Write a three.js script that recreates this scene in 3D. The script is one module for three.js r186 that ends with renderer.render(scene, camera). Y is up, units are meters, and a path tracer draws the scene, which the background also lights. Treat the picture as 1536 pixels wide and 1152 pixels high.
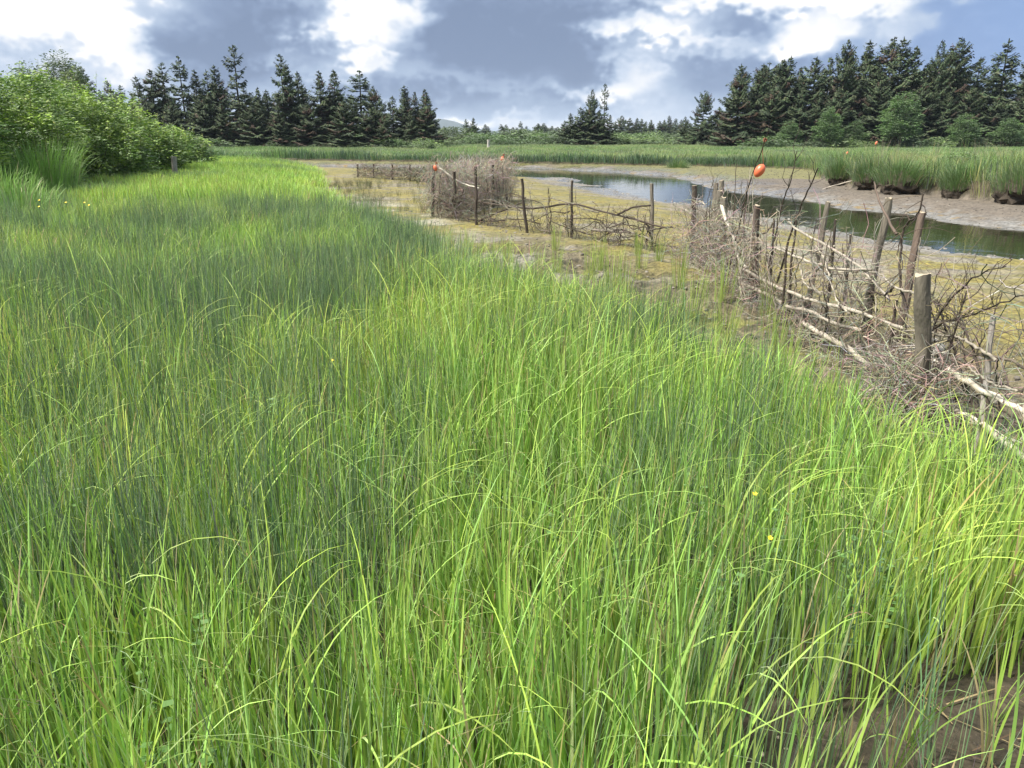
import * as THREE from 'three';

// ---------------------------------------------------------------- camera, sky, sun, exposure
const scene = new THREE.Scene();
const camera = new THREE.PerspectiveCamera(54.02, 4 / 3, 0.05, 9000);
camera.position.set(0, 1.65, 0);
camera.rotation.set(THREE.MathUtils.degToRad(-18.27), 0, 0);
const renderer = new THREE.WebGLRenderer({ antialias: true });
renderer.setSize(1024, 768);
renderer.toneMapping = THREE.LinearToneMapping;
renderer.toneMappingExposure = 1.93;
renderer.shadowMap.enabled = true;

const SUN_AZ = THREE.MathUtils.degToRad(-108), SUN_EL = THREE.MathUtils.degToRad(56);   // high on the left and a little behind the viewer, behind thin cloud
const sunDir = new THREE.Vector3(Math.sin(SUN_AZ) * Math.cos(SUN_EL), Math.sin(SUN_EL), -Math.cos(SUN_AZ) * Math.cos(SUN_EL));
const sun = new THREE.DirectionalLight(new THREE.Color(1, 0.95, 0.86), 4.6);
sun.position.copy(sunDir).multiplyScalar(150);
sun.castShadow = true;
sun.shadow.radius = 16;
sun.shadow.mapSize.set(4096, 4096);
Object.assign(sun.shadow.camera, { left: -90, right: 90, top: 90, bottom: -90, near: 1, far: 400 });
scene.add(sun, sun.target);

// seeded random numbers and noise
function rng(seed) { let a = seed >>> 0; return () => { a = (a + 0x6d2b79f5) | 0; let t = Math.imul(a ^ (a >>> 15), 1 | a); t = (t + Math.imul(t ^ (t >>> 7), 61 | t)) ^ t; return ((t ^ (t >>> 14)) >>> 0) / 4294967296; }; }
const clamp = (x, a = 0, b = 1) => x < a ? a : x > b ? b : x;
const ss = (a, b, x) => { const t = clamp((x - a) / (b - a)); return t * t * (3 - 2 * t); };
const mix = (a, b, t) => a + (b - a) * t;
const mix3 = (a, b, t) => [mix(a[0], b[0], t), mix(a[1], b[1], t), mix(a[2], b[2], t)];
function hash(x, y) { let h = Math.imul(x, 374761393) + Math.imul(y, 668265263) | 0; h = Math.imul(h ^ (h >>> 13), 1274126177); return ((h ^ (h >>> 16)) >>> 0) / 4294967296; }
function vn(x, y) {
  const xi = Math.floor(x), yi = Math.floor(y), fx = x - xi, fy = y - yi;
  const u = fx * fx * fx * (fx * (fx * 6 - 15) + 10), v = fy * fy * fy * (fy * (fy * 6 - 15) + 10);
  const a = hash(xi, yi), b = hash(xi + 1, yi), c = hash(xi, yi + 1), d = hash(xi + 1, yi + 1);
  return a + (b - a) * u + (c - a) * v + (a - b - c + d) * u * v;
}
function fbm(x, y, oct = 5) { let s = 0, a = 0.5, n = 0; for (let i = 0; i < oct; i++) { s += a * vn(x, y); n += a; a *= 0.5; const t = x * 1.6 + y * 1.2 + 17.3; y = -x * 1.2 + y * 1.6 + 5.9; x = t; } return s / n; }

const lin = (c) => c <= 10 ? c / 255 / 12.92 : Math.pow((c / 255 + 0.055) / 1.055, 2.4);
const L = (r, g, b) => [lin(r), lin(g), lin(b)];

// the sky: broken grey-blue rain cloud with white openings; clouds in degrees of azimuth (0 ahead, + right) and elevation
{
  const W = 4096, H = 2048, data = new Float32Array(W * H * 4);
  // [azimuth, elevation, half width, half height, brightness]
  const clouds = [
    [-30, 8, 10, 2.6, 0.95], [-33, 4.5, 9, 3, 0.3], [-25.2, 5.8, 1.6, 2.2, 0.55], [-26, 3.6, 5, 1.3, 0.25],
    [-20, 6.6, 4.6, 3.2, -0.75], [-17, 4.6, 4, 1.2, -0.4], [-16.3, 4.9, 1.7, 0.7, 0.55], [-13, 4.1, 2.5, 0.7, 0.3],
    [-9.5, 7.6, 2.8, 2.0, 1.05], [-10, 4.9, 1.5, 0.7, 0.75], [-13, 6.6, 1.3, 0.7, 0.55],
    [0, 7.2, 7.5, 2.6, -0.62], [-3.5, 6.0, 5, 1.4, -0.35], [2.8, 4.6, 5.5, 1.1, -0.5], [-8, 2.9, 6, 0.8, -0.3], [-1, 2.2, 7, 0.8, -0.25],
    [9.5, 7.0, 4.6, 0.65, 0.95], [11.5, 6.2, 2.4, 0.5, 0.6], [8.2, 4.2, 1.8, 1.6, 0.6], [5.2, 3.0, 2.2, 0.6, 0.6], [9, 2.6, 3, 2, 0.22],
    [15.5, 8.6, 6, 1.0, 0.95], [14.5, 7.2, 4, 1.0, -0.45], [19.6, 6.4, 2.8, 1.3, 0.8], [16, 5.5, 6, 0.8, 0.35], [23.5, 8.1, 4.2, 0.8, 0.9], [25.2, 6.4, 2.0, 1.0, 0.55],
    [16, 3.8, 6, 1.4, -0.35], [30.5, 6.5, 6, 3.5, -0.35], [22, 4.0, 4, 1.2, -0.25],
    [-3.8, 0.75, 1.6, 0.35, 0.7], [5.3, 0.6, 2.2, 0.3, 0.7], [0, 0.9, 6, 0.45, 0.3], [-1, 1.4, 1.6, 0.25, 0.35],
  ];
  const D = 180 / Math.PI, ramp = [[-0.2, L(120, 138, 168)], [0.15, L(140, 159, 190)], [0.45, L(172, 190, 216)], [0.75, L(206, 219, 238)], [1.0, L(246, 248, 252)], [1.4, [1.35, 1.32, 1.28]]];
  for (let j = H / 2 - 24; j < H; j++) {
    const el = ((j + 0.5) / H - 0.5) * 180, ce = Math.cos(el / D), se = Math.sin(el / D);
    const inBand = el < 22;
    for (let i = 0; i < W; i++) {
      const phi = ((i + 0.5) / W - 0.5) * 2 * Math.PI, x = Math.cos(phi) * ce, z = Math.sin(phi) * ce;
      const az = Math.atan2(x, -z) * D;
      // a deck of cloud seen from below: the pattern shrinks towards the horizon
      const k = 1 / (Math.max(se, 0) + 0.12), px = x * k, pz = z * k;
      const big = fbm(px * 0.9 + 3.1, pz * 0.9 + 8.2, 4), fine = fbm(px * 2.6 + 40 + big * 1.6, pz * 2.6 - 11, 5);
      let b = 0.42 + (big - 0.5) * 1.3 + (fine - 0.5) * 0.55;
      if (inBand && Math.abs(az) < 62) {
        const w1 = fbm(az * 0.45 + 50, el * 0.9 + 9, 4) - 0.5, w2 = fbm(az * 0.45 - 20, el * 0.9 + 70, 4) - 0.5, d1 = fbm(az * 1.7, el * 2.6 + 31, 5) - 0.5;
        const wa = az + w1 * 4 + d1 * 2.0, we = el + w2 * 1.6 + d1 * 1.1;
        let s = 0.4 + d1 * 0.3 + w1 * 0.15 + 0.36 * ss(3.2, 0, el);
        for (const [ca, cel, hw, hh, v] of clouds) {
          const dx = (wa - ca) / hw, dy = (we - cel) / hh, q = dx * dx + dy * dy;
          if (q < 4) { const m = 1 - Math.sqrt(q) / 1.5; s += v * (v > 0.5 ? ss(0, 0.66, m) * 0.8 : ss(0, 0.7, m) * 0.8); }
        }
        const keep = ss(62, 44, Math.abs(az)) * ss(22, 12, el);
        b = mix(b, s, keep);
      }
      const sd = x * sunDir.x + se * sunDir.y + z * sunDir.z;
      b += 0.5 * Math.pow(Math.max(sd, 0), 10) + 0.35 * ss(14, 60, el);   // thinner cloud overhead and round the sun
      b = clamp(b, -0.2, 1.4);
      let c = ramp[0][1];
      for (let r = 1; r < ramp.length; r++) if (b >= ramp[r - 1][0]) c = mix3(ramp[r - 1][1], ramp[r][1], clamp((b - ramp[r - 1][0]) / (ramp[r][0] - ramp[r - 1][0])));
      { const gap = Math.exp(-(((az - 33) / 11) ** 2) - (((el - 6) / 7) ** 2)) * ss(0.75, 0.3, b); c = mix3(c, L(142, 174, 224), 0.75 * gap); }   // blue sky between the clouds
      const o = (j * W + i) * 4; data[o] = c[0] * 0.55; data[o + 1] = c[1] * 0.55; data[o + 2] = c[2] * 0.55; data[o + 3] = 1;
    }
  }
  for (let j = 0; j < H / 2 - 24; j++) for (let i = 0; i < W; i++) { const o = (j * W + i) * 4; data[o] = 0.16; data[o + 1] = 0.2; data[o + 2] = 0.2; data[o + 3] = 1; }
  const sky = new THREE.DataTexture(data, W, H, THREE.RGBAFormat, THREE.FloatType);
  sky.mapping = THREE.EquirectangularReflectionMapping; sky.magFilter = THREE.LinearFilter; sky.minFilter = THREE.LinearFilter; sky.wrapS = THREE.RepeatWrapping; sky.needsUpdate = true;
  scene.background = sky; scene.environment = sky; scene.environmentIntensity = 1;
}

// ---------------------------------------------------------------- helpers
const used = new Map();
function numbered(name) { const n = used.get(name) ?? 0; used.set(name, n + 1); return n ? `${name}_${String(n).padStart(3, '0')}` : name; }
function shade(o) { o.traverse((m) => { if (m.isMesh) { m.castShadow = true; m.receiveShadow = true; } }); return o; }
function tag(o, label, category, group, kind) { if (label) o.userData.label = label; if (category) o.userData.category = category; if (group) o.userData.group = group; if (kind) o.userData.kind = kind; return o; }
function thing(name, label, category, x = 0, y = 0, z = 0, group) { const o = new THREE.Group(); o.name = numbered(name); o.position.set(x, y, z); scene.add(o); return tag(o, label, category, group); }
const V = (x, y, z) => new THREE.Vector3(x, y, z);

class MB {
  constructor() { this.p = []; this.c = []; this.i = []; this.n = 0; }
  v(x, y, z, c) { this.p.push(x, y, z); this.c.push(c[0], c[1], c[2]); return this.n++; }
  tri(a, b, c) { this.i.push(a, b, c); }
  quad(a, b, c, d) { this.i.push(a, b, c, a, c, d); }
  tube(pts, rad, sides, col, capEnd = true) {
    let prev = null, T = V(0, 0, 0), N = V(0, 0, 0), Bn = V(0, 0, 0);
    const r0 = this.n;
    for (let k = 0; k < pts.length; k++) {
      T.copy(pts[Math.min(k + 1, pts.length - 1)]).sub(pts[Math.max(k - 1, 0)]).normalize();
      if (!prev) N.set(Math.abs(T.y) > 0.9 ? 1 : 0, Math.abs(T.y) > 0.9 ? 0 : 1, 0); else N.copy(prev);
      N.addScaledVector(T, -N.dot(T)).normalize(); prev = N.clone(); Bn.crossVectors(T, N);
      const r = Array.isArray(rad) ? rad[k] : rad, cc = Array.isArray(col[0]) ? col[k] : col;
      for (let s = 0; s < sides; s++) { const a = s / sides * Math.PI * 2, ca = Math.cos(a) * r, sa = Math.sin(a) * r; this.v(pts[k].x + N.x * ca + Bn.x * sa, pts[k].y + N.y * ca + Bn.y * sa, pts[k].z + N.z * ca + Bn.z * sa, cc); }
      if (k) for (let s = 0; s < sides; s++) { const a = r0 + (k - 1) * sides + s, b = r0 + (k - 1) * sides + (s + 1) % sides; this.quad(a, b, b + sides, a + sides); }
    }
    if (capEnd) for (const k of [0, pts.length - 1]) { const cc = Array.isArray(col[0]) ? col[k] : col, m = this.v(pts[k].x, pts[k].y, pts[k].z, cc); for (let s = 0; s < sides; s++) { const a = r0 + k * sides + s, b = r0 + k * sides + (s + 1) % sides; k ? this.tri(a, b, m) : this.tri(b, a, m); } }
  }
  leaf(x, y, z, dx, dy, dz, wx, wy, wz, col, fold = 0.2) {      // a folded leaf: base, two sides, tip
    const nx = (dy * wz - dz * wy), ny = (dz * wx - dx * wz), nz = (dx * wy - dy * wx), l = Math.hypot(nx, ny, nz) || 1, f = fold * Math.hypot(wx, wy, wz) / l;
    const a = this.v(x, y, z, col), m1 = this.v(x + dx * 0.5 + wx + nx * f, y + dy * 0.5 + wy + ny * f, z + dz * 0.5 + wz + nz * f, col), t = this.v(x + dx, y + dy, z + dz, col), m2 = this.v(x + dx * 0.5 - wx + nx * f, y + dy * 0.5 - wy + ny * f, z + dz * 0.5 - wz + nz * f, col);
    this.tri(a, m1, t); this.tri(a, t, m2);
  }
  blade(bx, by, bz, len, w, az, lean, bend, pw, twist, col, seg = 5, tip = null, tipFrom = 1) {
    const ca = Math.cos(az), sa = Math.sin(az); let x = bx, y = by, z = bz, pa = -1, pb = -1;
    for (let k = 0; k <= seg; k++) {
      const s = k / seg, th = lean + bend * Math.pow(s, pw), tw = twist * s;
      const hw = 0.5 * w * (k === seg ? 0.04 : Math.min(1, 0.75 + s) * Math.pow(1 - s * s * 0.92, 0.75));
      const cx = -sa * Math.cos(tw) + ca * Math.sin(tw) * Math.cos(th), cz = ca * Math.cos(tw) + sa * Math.sin(tw) * Math.cos(th), cy = -Math.sin(tw) * Math.sin(th);
      const kc = tip && s >= tipFrom ? tip : col, a = this.v(x - cx * hw, y - cy * hw, z - cz * hw, kc), b = this.v(x + cx * hw, y + cy * hw, z + cz * hw, kc);
      if (k) this.quad(pa, pb, b, a); pa = a; pb = b;
      const st = len / seg; x += ca * Math.sin(th) * st; z += sa * Math.sin(th) * st; y += Math.cos(th) * st;
    }
  }
  geo() {
    const g = new THREE.BufferGeometry();
    g.setAttribute('position', new THREE.Float32BufferAttribute(this.p, 3));
    g.setAttribute('color', new THREE.Float32BufferAttribute(this.c, 3));
    g.setIndex(this.i); g.computeVertexNormals(); return g;
  }
  build(name, material, parent) { const m = new THREE.Mesh(this.geo(), material); m.name = name; (parent ?? scene).add(m); return m; }
}

function noiseTex(size, cells, oct, seed, power = 1) {              // tileable grey noise
  const d = new Uint8Array(size * size * 4);
  const tn = (x, y, per, s) => { const xi = Math.floor(x), yi = Math.floor(y), fx = x - xi, fy = y - yi, u = fx * fx * (3 - 2 * fx), v = fy * fy * (3 - 2 * fy), w = (q) => ((q % per) + per) % per; const a = hash(w(xi) + s, w(yi)), b = hash(w(xi + 1) + s, w(yi)), c = hash(w(xi) + s, w(yi + 1)), e = hash(w(xi + 1) + s, w(yi + 1)); return a + (b - a) * u + (c - a) * v + (a - b - c + e) * u * v; };
  for (let y = 0; y < size; y++) for (let x = 0; x < size; x++) { let s = 0, a = 0.5, n = 0, per = cells; for (let o = 0; o < oct; o++) { s += a * tn(x / size * per, y / size * per, per, seed + o * 131); n += a; a *= 0.55; per *= 2; } const q = Math.pow(s / n, power) * 255, k = (y * size + x) * 4; d[k] = d[k + 1] = d[k + 2] = q; d[k + 3] = 255; }
  const t = new THREE.DataTexture(d, size, size); t.wrapS = t.wrapT = THREE.RepeatWrapping; t.magFilter = THREE.LinearFilter; t.needsUpdate = true; return t;
}

// ---------------------------------------------------------------- lie of the land (metres; x right, z towards the viewer)
const CHANNEL = [[40, 6, 3.2], [24, -4, 2.8], [13.5, -11.8, 2.0], [10.1, -15.2, 1.75], [9.0, -17.8, 1.6], [8.45, -20.5, 1.5], [7.9, -23, 1.55], [6.9, -26, 1.75], [6.0, -29.5, 2.0], [5.9, -34, 2.1], [4.6, -39.5, 3.0], [1.5, -43.6, 4.3], [-3, -47, 3.6], [-12, -51.5, 1.2], [-24, -55, 0.8], [-45, -57, 0.8]];
const BANK = [[60, -3], [24, -12.5], [16.4, -18.2], [13.9, -20.6], [13.2, -22.6], [13.6, -23.6], [12.2, -24.6], [11.9, -26.6], [12.0, -29], [13.2, -33.5], [15.6, -38.5], [15.6, -42.5], [12.4, -46], [5, -49], [-0.4, -51.8], [-7.4, -54], [-16, -57.6], [-30, -58.6], [-70, -61]];
const EDGE = [[2.6, 3], [2.5, -1.2], [2.42, -2.6], [2.0, -3.3], [1.66, -4.2], [1.36, -5.2], [0.95, -6.4], [0.3, -7.4], [-0.35, -8.8], [-0.95, -10.2], [-1.6, -12.4], [-2.8, -15.4], [-4.4, -19.5], [-6.3, -24.5], [-7.7, -31], [-9.5, -38], [-12.5, -45], [-22, -51], [-50, -53]];
function alongLine(P, x, z) {                                        // [signed distance (+ on the left of travel), parameter, third column]
  let best = 1e9, sg = 1, w = 0;
  for (let k = 0; k < P.length - 1; k++) {
    const ax = P[k][0], az = P[k][1], dx = P[k + 1][0] - ax, dz = P[k + 1][1] - az, t = clamp(((x - ax) * dx + (z - az) * dz) / (dx * dx + dz * dz));
    const ex = x - ax - dx * t, ez = z - az - dz * t, d = ex * ex + ez * ez;
    if (d < best) { best = d; sg = dx * ez - dz * ex; w = P[k].length > 2 ? mix(P[k][2], P[k + 1][2], t) : 0; }
  }
  return [Math.sqrt(best) * (sg >= 0 ? 1 : -1), w];
}
const WATER_Y = -0.35;
const dEdge0 = alongLine(EDGE, -5, -5)[0], dBank0 = alongLine(BANK, 30, -40)[0], dCh0 = alongLine(CHANNEL, 20, -25)[0];
const sgE = Math.sign(dEdge0), sgB = Math.sign(dBank0), sgC = Math.sign(dCh0);
function site(x, z) {
  const [dc, hw] = alongLine(CHANNEL, x, z), far = dc * sgC > 0;
  const sd = Math.abs(dc) - hw + (fbm(x * 0.45, z * 0.45, 3) - 0.5) * 1.3;
  const db = alongLine(BANK, x, z)[0] * sgB + (fbm(x * 0.9 + 9, z * 0.9, 3) - 0.5) * 0.8;
  const de = alongLine(EDGE, x, z)[0] * sgE + (fbm(x * 0.8 + 31, z * 0.8 + 5, 3) - 0.5) * 0.7;
  return { sd, db, de, far };
}
function height(x, z, s = site(x, z)) {
  let h;
  if (s.sd < 0) h = WATER_Y - 0.03 + Math.max(-0.5, s.sd * 0.28);
  else if (!s.far) h = WATER_Y - 0.03 + 0.38 * ss(-0.4, 5.2, s.sd);
  else h = WATER_Y - 0.03 + 0.27 * ss(-0.2, 2.4, s.sd);
  if (z < -24) h += (fbm(x * 0.35 + 5, z * 0.35, 3) - 0.5) * 0.34 * ss(-24, -30, z) * ss(3.2, 0.5, Math.abs(s.sd));   // bars and pools
  const top = mix(0.02, 0.42, ss(-40, -29, z) * ss(5, 11, x)) - 0.3 * ss(-60, -90, z);
  if (s.db > -0.3) h = mix(h, top + (fbm(x * 0.6, z * 0.6, 2) - 0.5) * 0.12, ss(-0.05, 0.3, s.db));
  if (s.de > -0.5) h = mix(h, 0.0, ss(-0.5, 0.3, s.de));
  const nearHand = ss(-0.6, -2.5, s.de) * ss(0.2, -0.2, s.db);
  h += (fbm(x * 2.3, z * 2.3, 4) - 0.5) * 0.07 * nearHand;
  h += (fbm(x * 5.1 + 60, z * 5.1, 4) - 0.5) * 0.2 * ss(0.2, -0.4, s.de) * ss(-3.6, -1.6, s.de) * ss(-14, -11, z);   // trampled, lumpy mud beside the meadow
  return h;
}
function soil(x, z, s) {                                               // [linear r, g, b, roughness]
  const n1 = fbm(x * 0.7, z * 0.7, 4), n2 = fbm(x * 3 + 20, z * 3, 4), n3 = fbm(x * 11, z * 11 + 7, 3), n4 = fbm(x * 30 + 3, z * 30, 2);
  const st = fbm(x * 0.5 + z * 0.12, z * 2.4, 4);                     // streaks left by the tide
  let c, r = 0.75;
  const grey = mix3([0.25, 0.24, 0.22], [0.15, 0.14, 0.122], ss(0.3, 0.7, n3)), algae = mix3([0.225, 0.19, 0.05], [0.165, 0.15, 0.05], ss(0.3, 0.7, n2)), tan = mix3([0.24, 0.21, 0.155], [0.165, 0.145, 0.11], ss(0.3, 0.7, n3));
  if (!s.far) {
    const a = ss(1.6, 3.4, s.sd + (st - 0.5) * 3 + (n1 - 0.5) * 2.2);
    c = mix3(mix3(grey, tan, ss(0.9, 2.6, s.sd + (n2 - 0.5) * 2.5)), algae, a * ss(0.3, 0.6, st * 0.6 + n1 * 0.5));
    const pale = ss(0.6, 0.72, st) * ss(0.4, 0.6, n2) * ss(1, 3, s.sd); c = mix3(c, [0.24, 0.21, 0.155], pale * 0.6);
  } else {
    c = mix3(grey, mix3([0.17, 0.143, 0.112], [0.115, 0.095, 0.074], n3), ss(0.4, 1.6, s.sd + (n2 - 0.5) * 1.6));
    if (z < -33) c = mix3(c, mix3([0.19, 0.175, 0.07], [0.14, 0.138, 0.055], n2), ss(0.7, 1.7, s.sd + (n1 - 0.5) * 2));
    c = mix3(c, [0.25, 0.16, 0.03], ss(0.66, 0.74, n2) * ss(1.4, 0.2, s.sd) * 0.8);    // rusty weed at the waterline
  }
  const lumpy = ss(0.4, -0.3, s.de) * ss(-3.4, -1.8, s.de) * ss(-15, -11, z);
  const mudC = mix3(mix3([0.1, 0.082, 0.05], [0.175, 0.15, 0.09], n2), [0.15, 0.155, 0.04], ss(0.52, 0.66, fbm(x * 1.7 + 77, z * 1.7, 3)));
  c = mix3(c, mix3(mudC, [0.04, 0.031, 0.021], ss(0.54, 0.63, n3) * 0.8), lumpy * 0.9);
  c = mix3(c, [0.23, 0.21, 0.175], ss(0.59, 0.67, fbm(x * 1.1 + 13, z * 1.1 + 4, 3)) * ss(-8.5, -9.5, z) * ss(-16, -12, z) * ss(0.3, -0.3, s.de) * 0.8);
  c = mix3(c, [0.36, 0.335, 0.275], ss(0.42, 0.56, fbm(x * 1.3 + 41, z * 1.3, 3)) * ss(-1.9, -0.9, s.de) * ss(-13, -15, z) * ss(-24, -20, z) * 0.85);   // dry sand at the meadow's end
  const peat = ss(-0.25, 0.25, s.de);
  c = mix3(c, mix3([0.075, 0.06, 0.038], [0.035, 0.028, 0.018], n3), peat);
  c = mix3(c, mix3([0.05, 0.05, 0.022], [0.08, 0.06, 0.035], n2), ss(-0.1, 0.15, s.db));
  r = mix(0.85, 0.42, ss(1.5, -0.1, s.sd + (n2 - 0.5) * 1.6));      // wet by the water
  r = mix(r, 0.26, ss(0.45, -0.2, s.sd + (n3 - 0.5) * 0.9));
  if (z < -26) r = mix(r, 0.16, ss(0.38, 0.52, n1) * ss(3.2, 1.2, s.sd));
  r = mix(r, 0.9, Math.max(peat, ss(-0.1, 0.15, s.db)));
  const g = (0.62 + 0.76 * n4) * (0.8 + 0.4 * n3); const sp = 1 - 0.3 * ss(0.6, 0.68, fbm(x * 19 + 8, z * 19, 2)) * (1 - peat) - 0.16 * ss(0.56, 0.62, fbm(x * 6.3 + 70, z * 8.1, 3)) * (1 - peat); return [c[0] * g * sp, c[1] * g * sp, c[2] * g * sp, r];
}
const grainBump = noiseTex(512, 24, 4, 900);
const toS = (c) => { c = clamp(c); return 255 * (c <= 0.0031308 ? c * 12.92 : 1.055 * Math.pow(c, 1 / 2.4) - 0.055); };
function groundTile(name, x0, x1, z0, z1, nx, nz, tw, th, relief) {
  const pos = [], uv = [], idx = [];
  for (let j = 0; j <= nz; j++) for (let i = 0; i <= nx; i++) { const x = mix(x0, x1, i / nx), z = mix(z1, z0, j / nz); pos.push(x, height(x, z), z); uv.push(i / nx, j / nz); }
  for (let j = 0; j < nz; j++) for (let i = 0; i < nx; i++) { const a = j * (nx + 1) + i, b = a + 1, c = a + nx + 1, d = c + 1; idx.push(a, b, d, a, d, c); }
  const g = new THREE.BufferGeometry(); g.setAttribute('position', new THREE.Float32BufferAttribute(pos, 3)); g.setAttribute('uv', new THREE.Float32BufferAttribute(uv, 2)); g.setIndex(idx); g.computeVertexNormals();
  const cd = new Uint8Array(tw * th * 4), rd = new Uint8Array(tw * th * 4);
  for (let j = 0; j < th; j++) for (let i = 0; i < tw; i++) {
    const x = mix(x0, x1, (i + 0.5) / tw), z = mix(z1, z0, (j + 0.5) / th), q = soil(x, z, site(x, z)), o = (j * tw + i) * 4;
    cd[o] = toS(q[0]); cd[o + 1] = toS(q[1]); cd[o + 2] = toS(q[2]); cd[o + 3] = 255; rd[o] = rd[o + 1] = rd[o + 2] = q[3] * 255; rd[o + 3] = 255;
  }
  const mk = (d, srgb) => { const t = new THREE.DataTexture(d, tw, th); if (srgb) t.colorSpace = THREE.SRGBColorSpace; t.magFilter = THREE.LinearFilter; t.wrapS = t.wrapT = THREE.ClampToEdgeWrapping; t.needsUpdate = true; return t; };
  const bump = grainBump.clone(); bump.repeat.set((x1 - x0) / 1.3, (z1 - z0) / 1.3); bump.needsUpdate = true;
  const m = new THREE.Mesh(g, new THREE.MeshStandardMaterial({ map: mk(cd, true), roughnessMap: mk(rd, false), roughness: 1, bumpMap: bump, bumpScale: relief }));
  m.name = numbered(name); m.receiveShadow = m.castShadow = true; scene.add(m); return m;
}
tag(groundTile('marsh_ground', -8, 8, -12, 2, 320, 280, 1600, 1400, 0.04), 'dark bare mud between the sedge roots beside the brush fence', 'ground', null, 'structure');
tag(groundTile('mudflat', -24, 40, -66, -12, 420, 360, 2048, 1728, 0.016), 'yellow and grey tidal mud on both sides of the channel', 'mud', null, 'structure');
tag(groundTile('mudflat', 8, 40, -12, 2, 90, 40, 512, 256, 0.02), 'tidal mud beyond the brush fence at the near channel bend', 'mud', null, 'structure');
function outerY(x, z) { return mix(x > 39 && z > -50 ? 0.4 : 0, -0.3, ss(-60, -90, z)); }
{ // the ground out to the horizon, passing under the finer sheets
  const mb = new MB(), xs = [], zs = [];
  for (const s of [-4200, -2200, -1200, -700, -400, -260, -180, -130, -100, -80, -60, -50, -40, -32, -24.2, -12, 0, 12, 24, 34, 39.8, 50, 60, 70, 80, 100, 130, 180, 260, 400, 700, 1200, 2200, 4200]) xs.push(s);
  for (const s of [400, 150, 60, 20, 6, 1.9, -12, -30, -50, -65.8, -72, -78, -84, -90, -100, -110, -130, -160, -200, -260, -400, -700, -1200, -2200, -4400]) zs.push(s);
  const id = [];
  zs.forEach((z, j) => xs.forEach((x, i) => {
    const inner = x > -24.5 && x < 40 && z > -66 && z < 2; const y = inner ? -1.6 : outerY(x, z);
    const n = fbm(x * 0.11, z * 0.11, 3); id.push(mb.v(x, y - 0.02, z, mix3([0.06, 0.085, 0.03], [0.09, 0.1, 0.04], n)));
  }));
  for (let j = 0; j < zs.length - 1; j++) for (let i = 0; i < xs.length - 1; i++) { const a = j * xs.length + i; mb.quad(a, a + 1, a + 1 + xs.length, a + xs.length); }
  const m = mb.build('ground', new THREE.MeshStandardMaterial({ vertexColors: true, roughness: 0.95 })); m.receiveShadow = true; tag(m, 'flat marsh land reaching back to the forest', 'ground', null, 'structure');
}
{ // the tidal channel
  const g = new THREE.PlaneGeometry(70, 72, 1, 1); g.rotateX(-Math.PI / 2);
  const rip = noiseTex(512, 10, 4, 4100); rip.repeat.set(18, 22);
  const w = new THREE.Mesh(g, new THREE.MeshPhysicalMaterial({ color: new THREE.Color().setRGB(0.025, 0.028, 0.014), roughness: 0.04, ior: 1.33, bumpMap: rip, bumpScale: 0.004 }));
  w.position.set(12, WATER_Y, -30); w.name = 'water'; w.receiveShadow = true; scene.add(w); tag(w, 'still murky water of the tidal channel', 'water', null, 'structure');
}
{ // blue hills far away
  const mb = new MB();
  const N = 160; let prev = null;
  for (const [dist, base, amp, seed, c] of [[3600, 16, 55, 3, [0.035, 0.05, 0.035]], [1500, 6, 26, 9, [0.03, 0.05, 0.025]]]) {
    prev = null;
    for (let k = 0; k <= N; k++) {
      const a = mix(-0.85, 0.85, k / N), h = base + amp * (fbm(a * 6 + seed, seed, 4) - 0.25) + (dist > 3000 ? 40 * Math.exp(-Math.pow((a + 0.085) / 0.035, 2)) : 0), x = Math.sin(a) * dist, z = -Math.cos(a) * dist;
      const r = [mb.v(x, -2, z, c), mb.v(x * 1.04, h * 0.6, z * 1.04, c), mb.v(x * 1.09, h, z * 1.09, c), mb.v(x * 1.25, -2, z * 1.25, c)];
      if (prev) for (let q = 0; q < 3; q++) mb.quad(prev[q], r[q], r[q + 1], prev[q + 1]);
      prev = r;
    }
  }
  tag(mb.build('hills', new THREE.MeshStandardMaterial({ vertexColors: true, roughness: 1 })), 'low blue wooded hills on the horizon', 'hills', null, 'structure');
}
console.log('land done');

scene.fog = new THREE.FogExp2(new THREE.Color(0.72, 0.84, 1.0), 0.00016);
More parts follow.
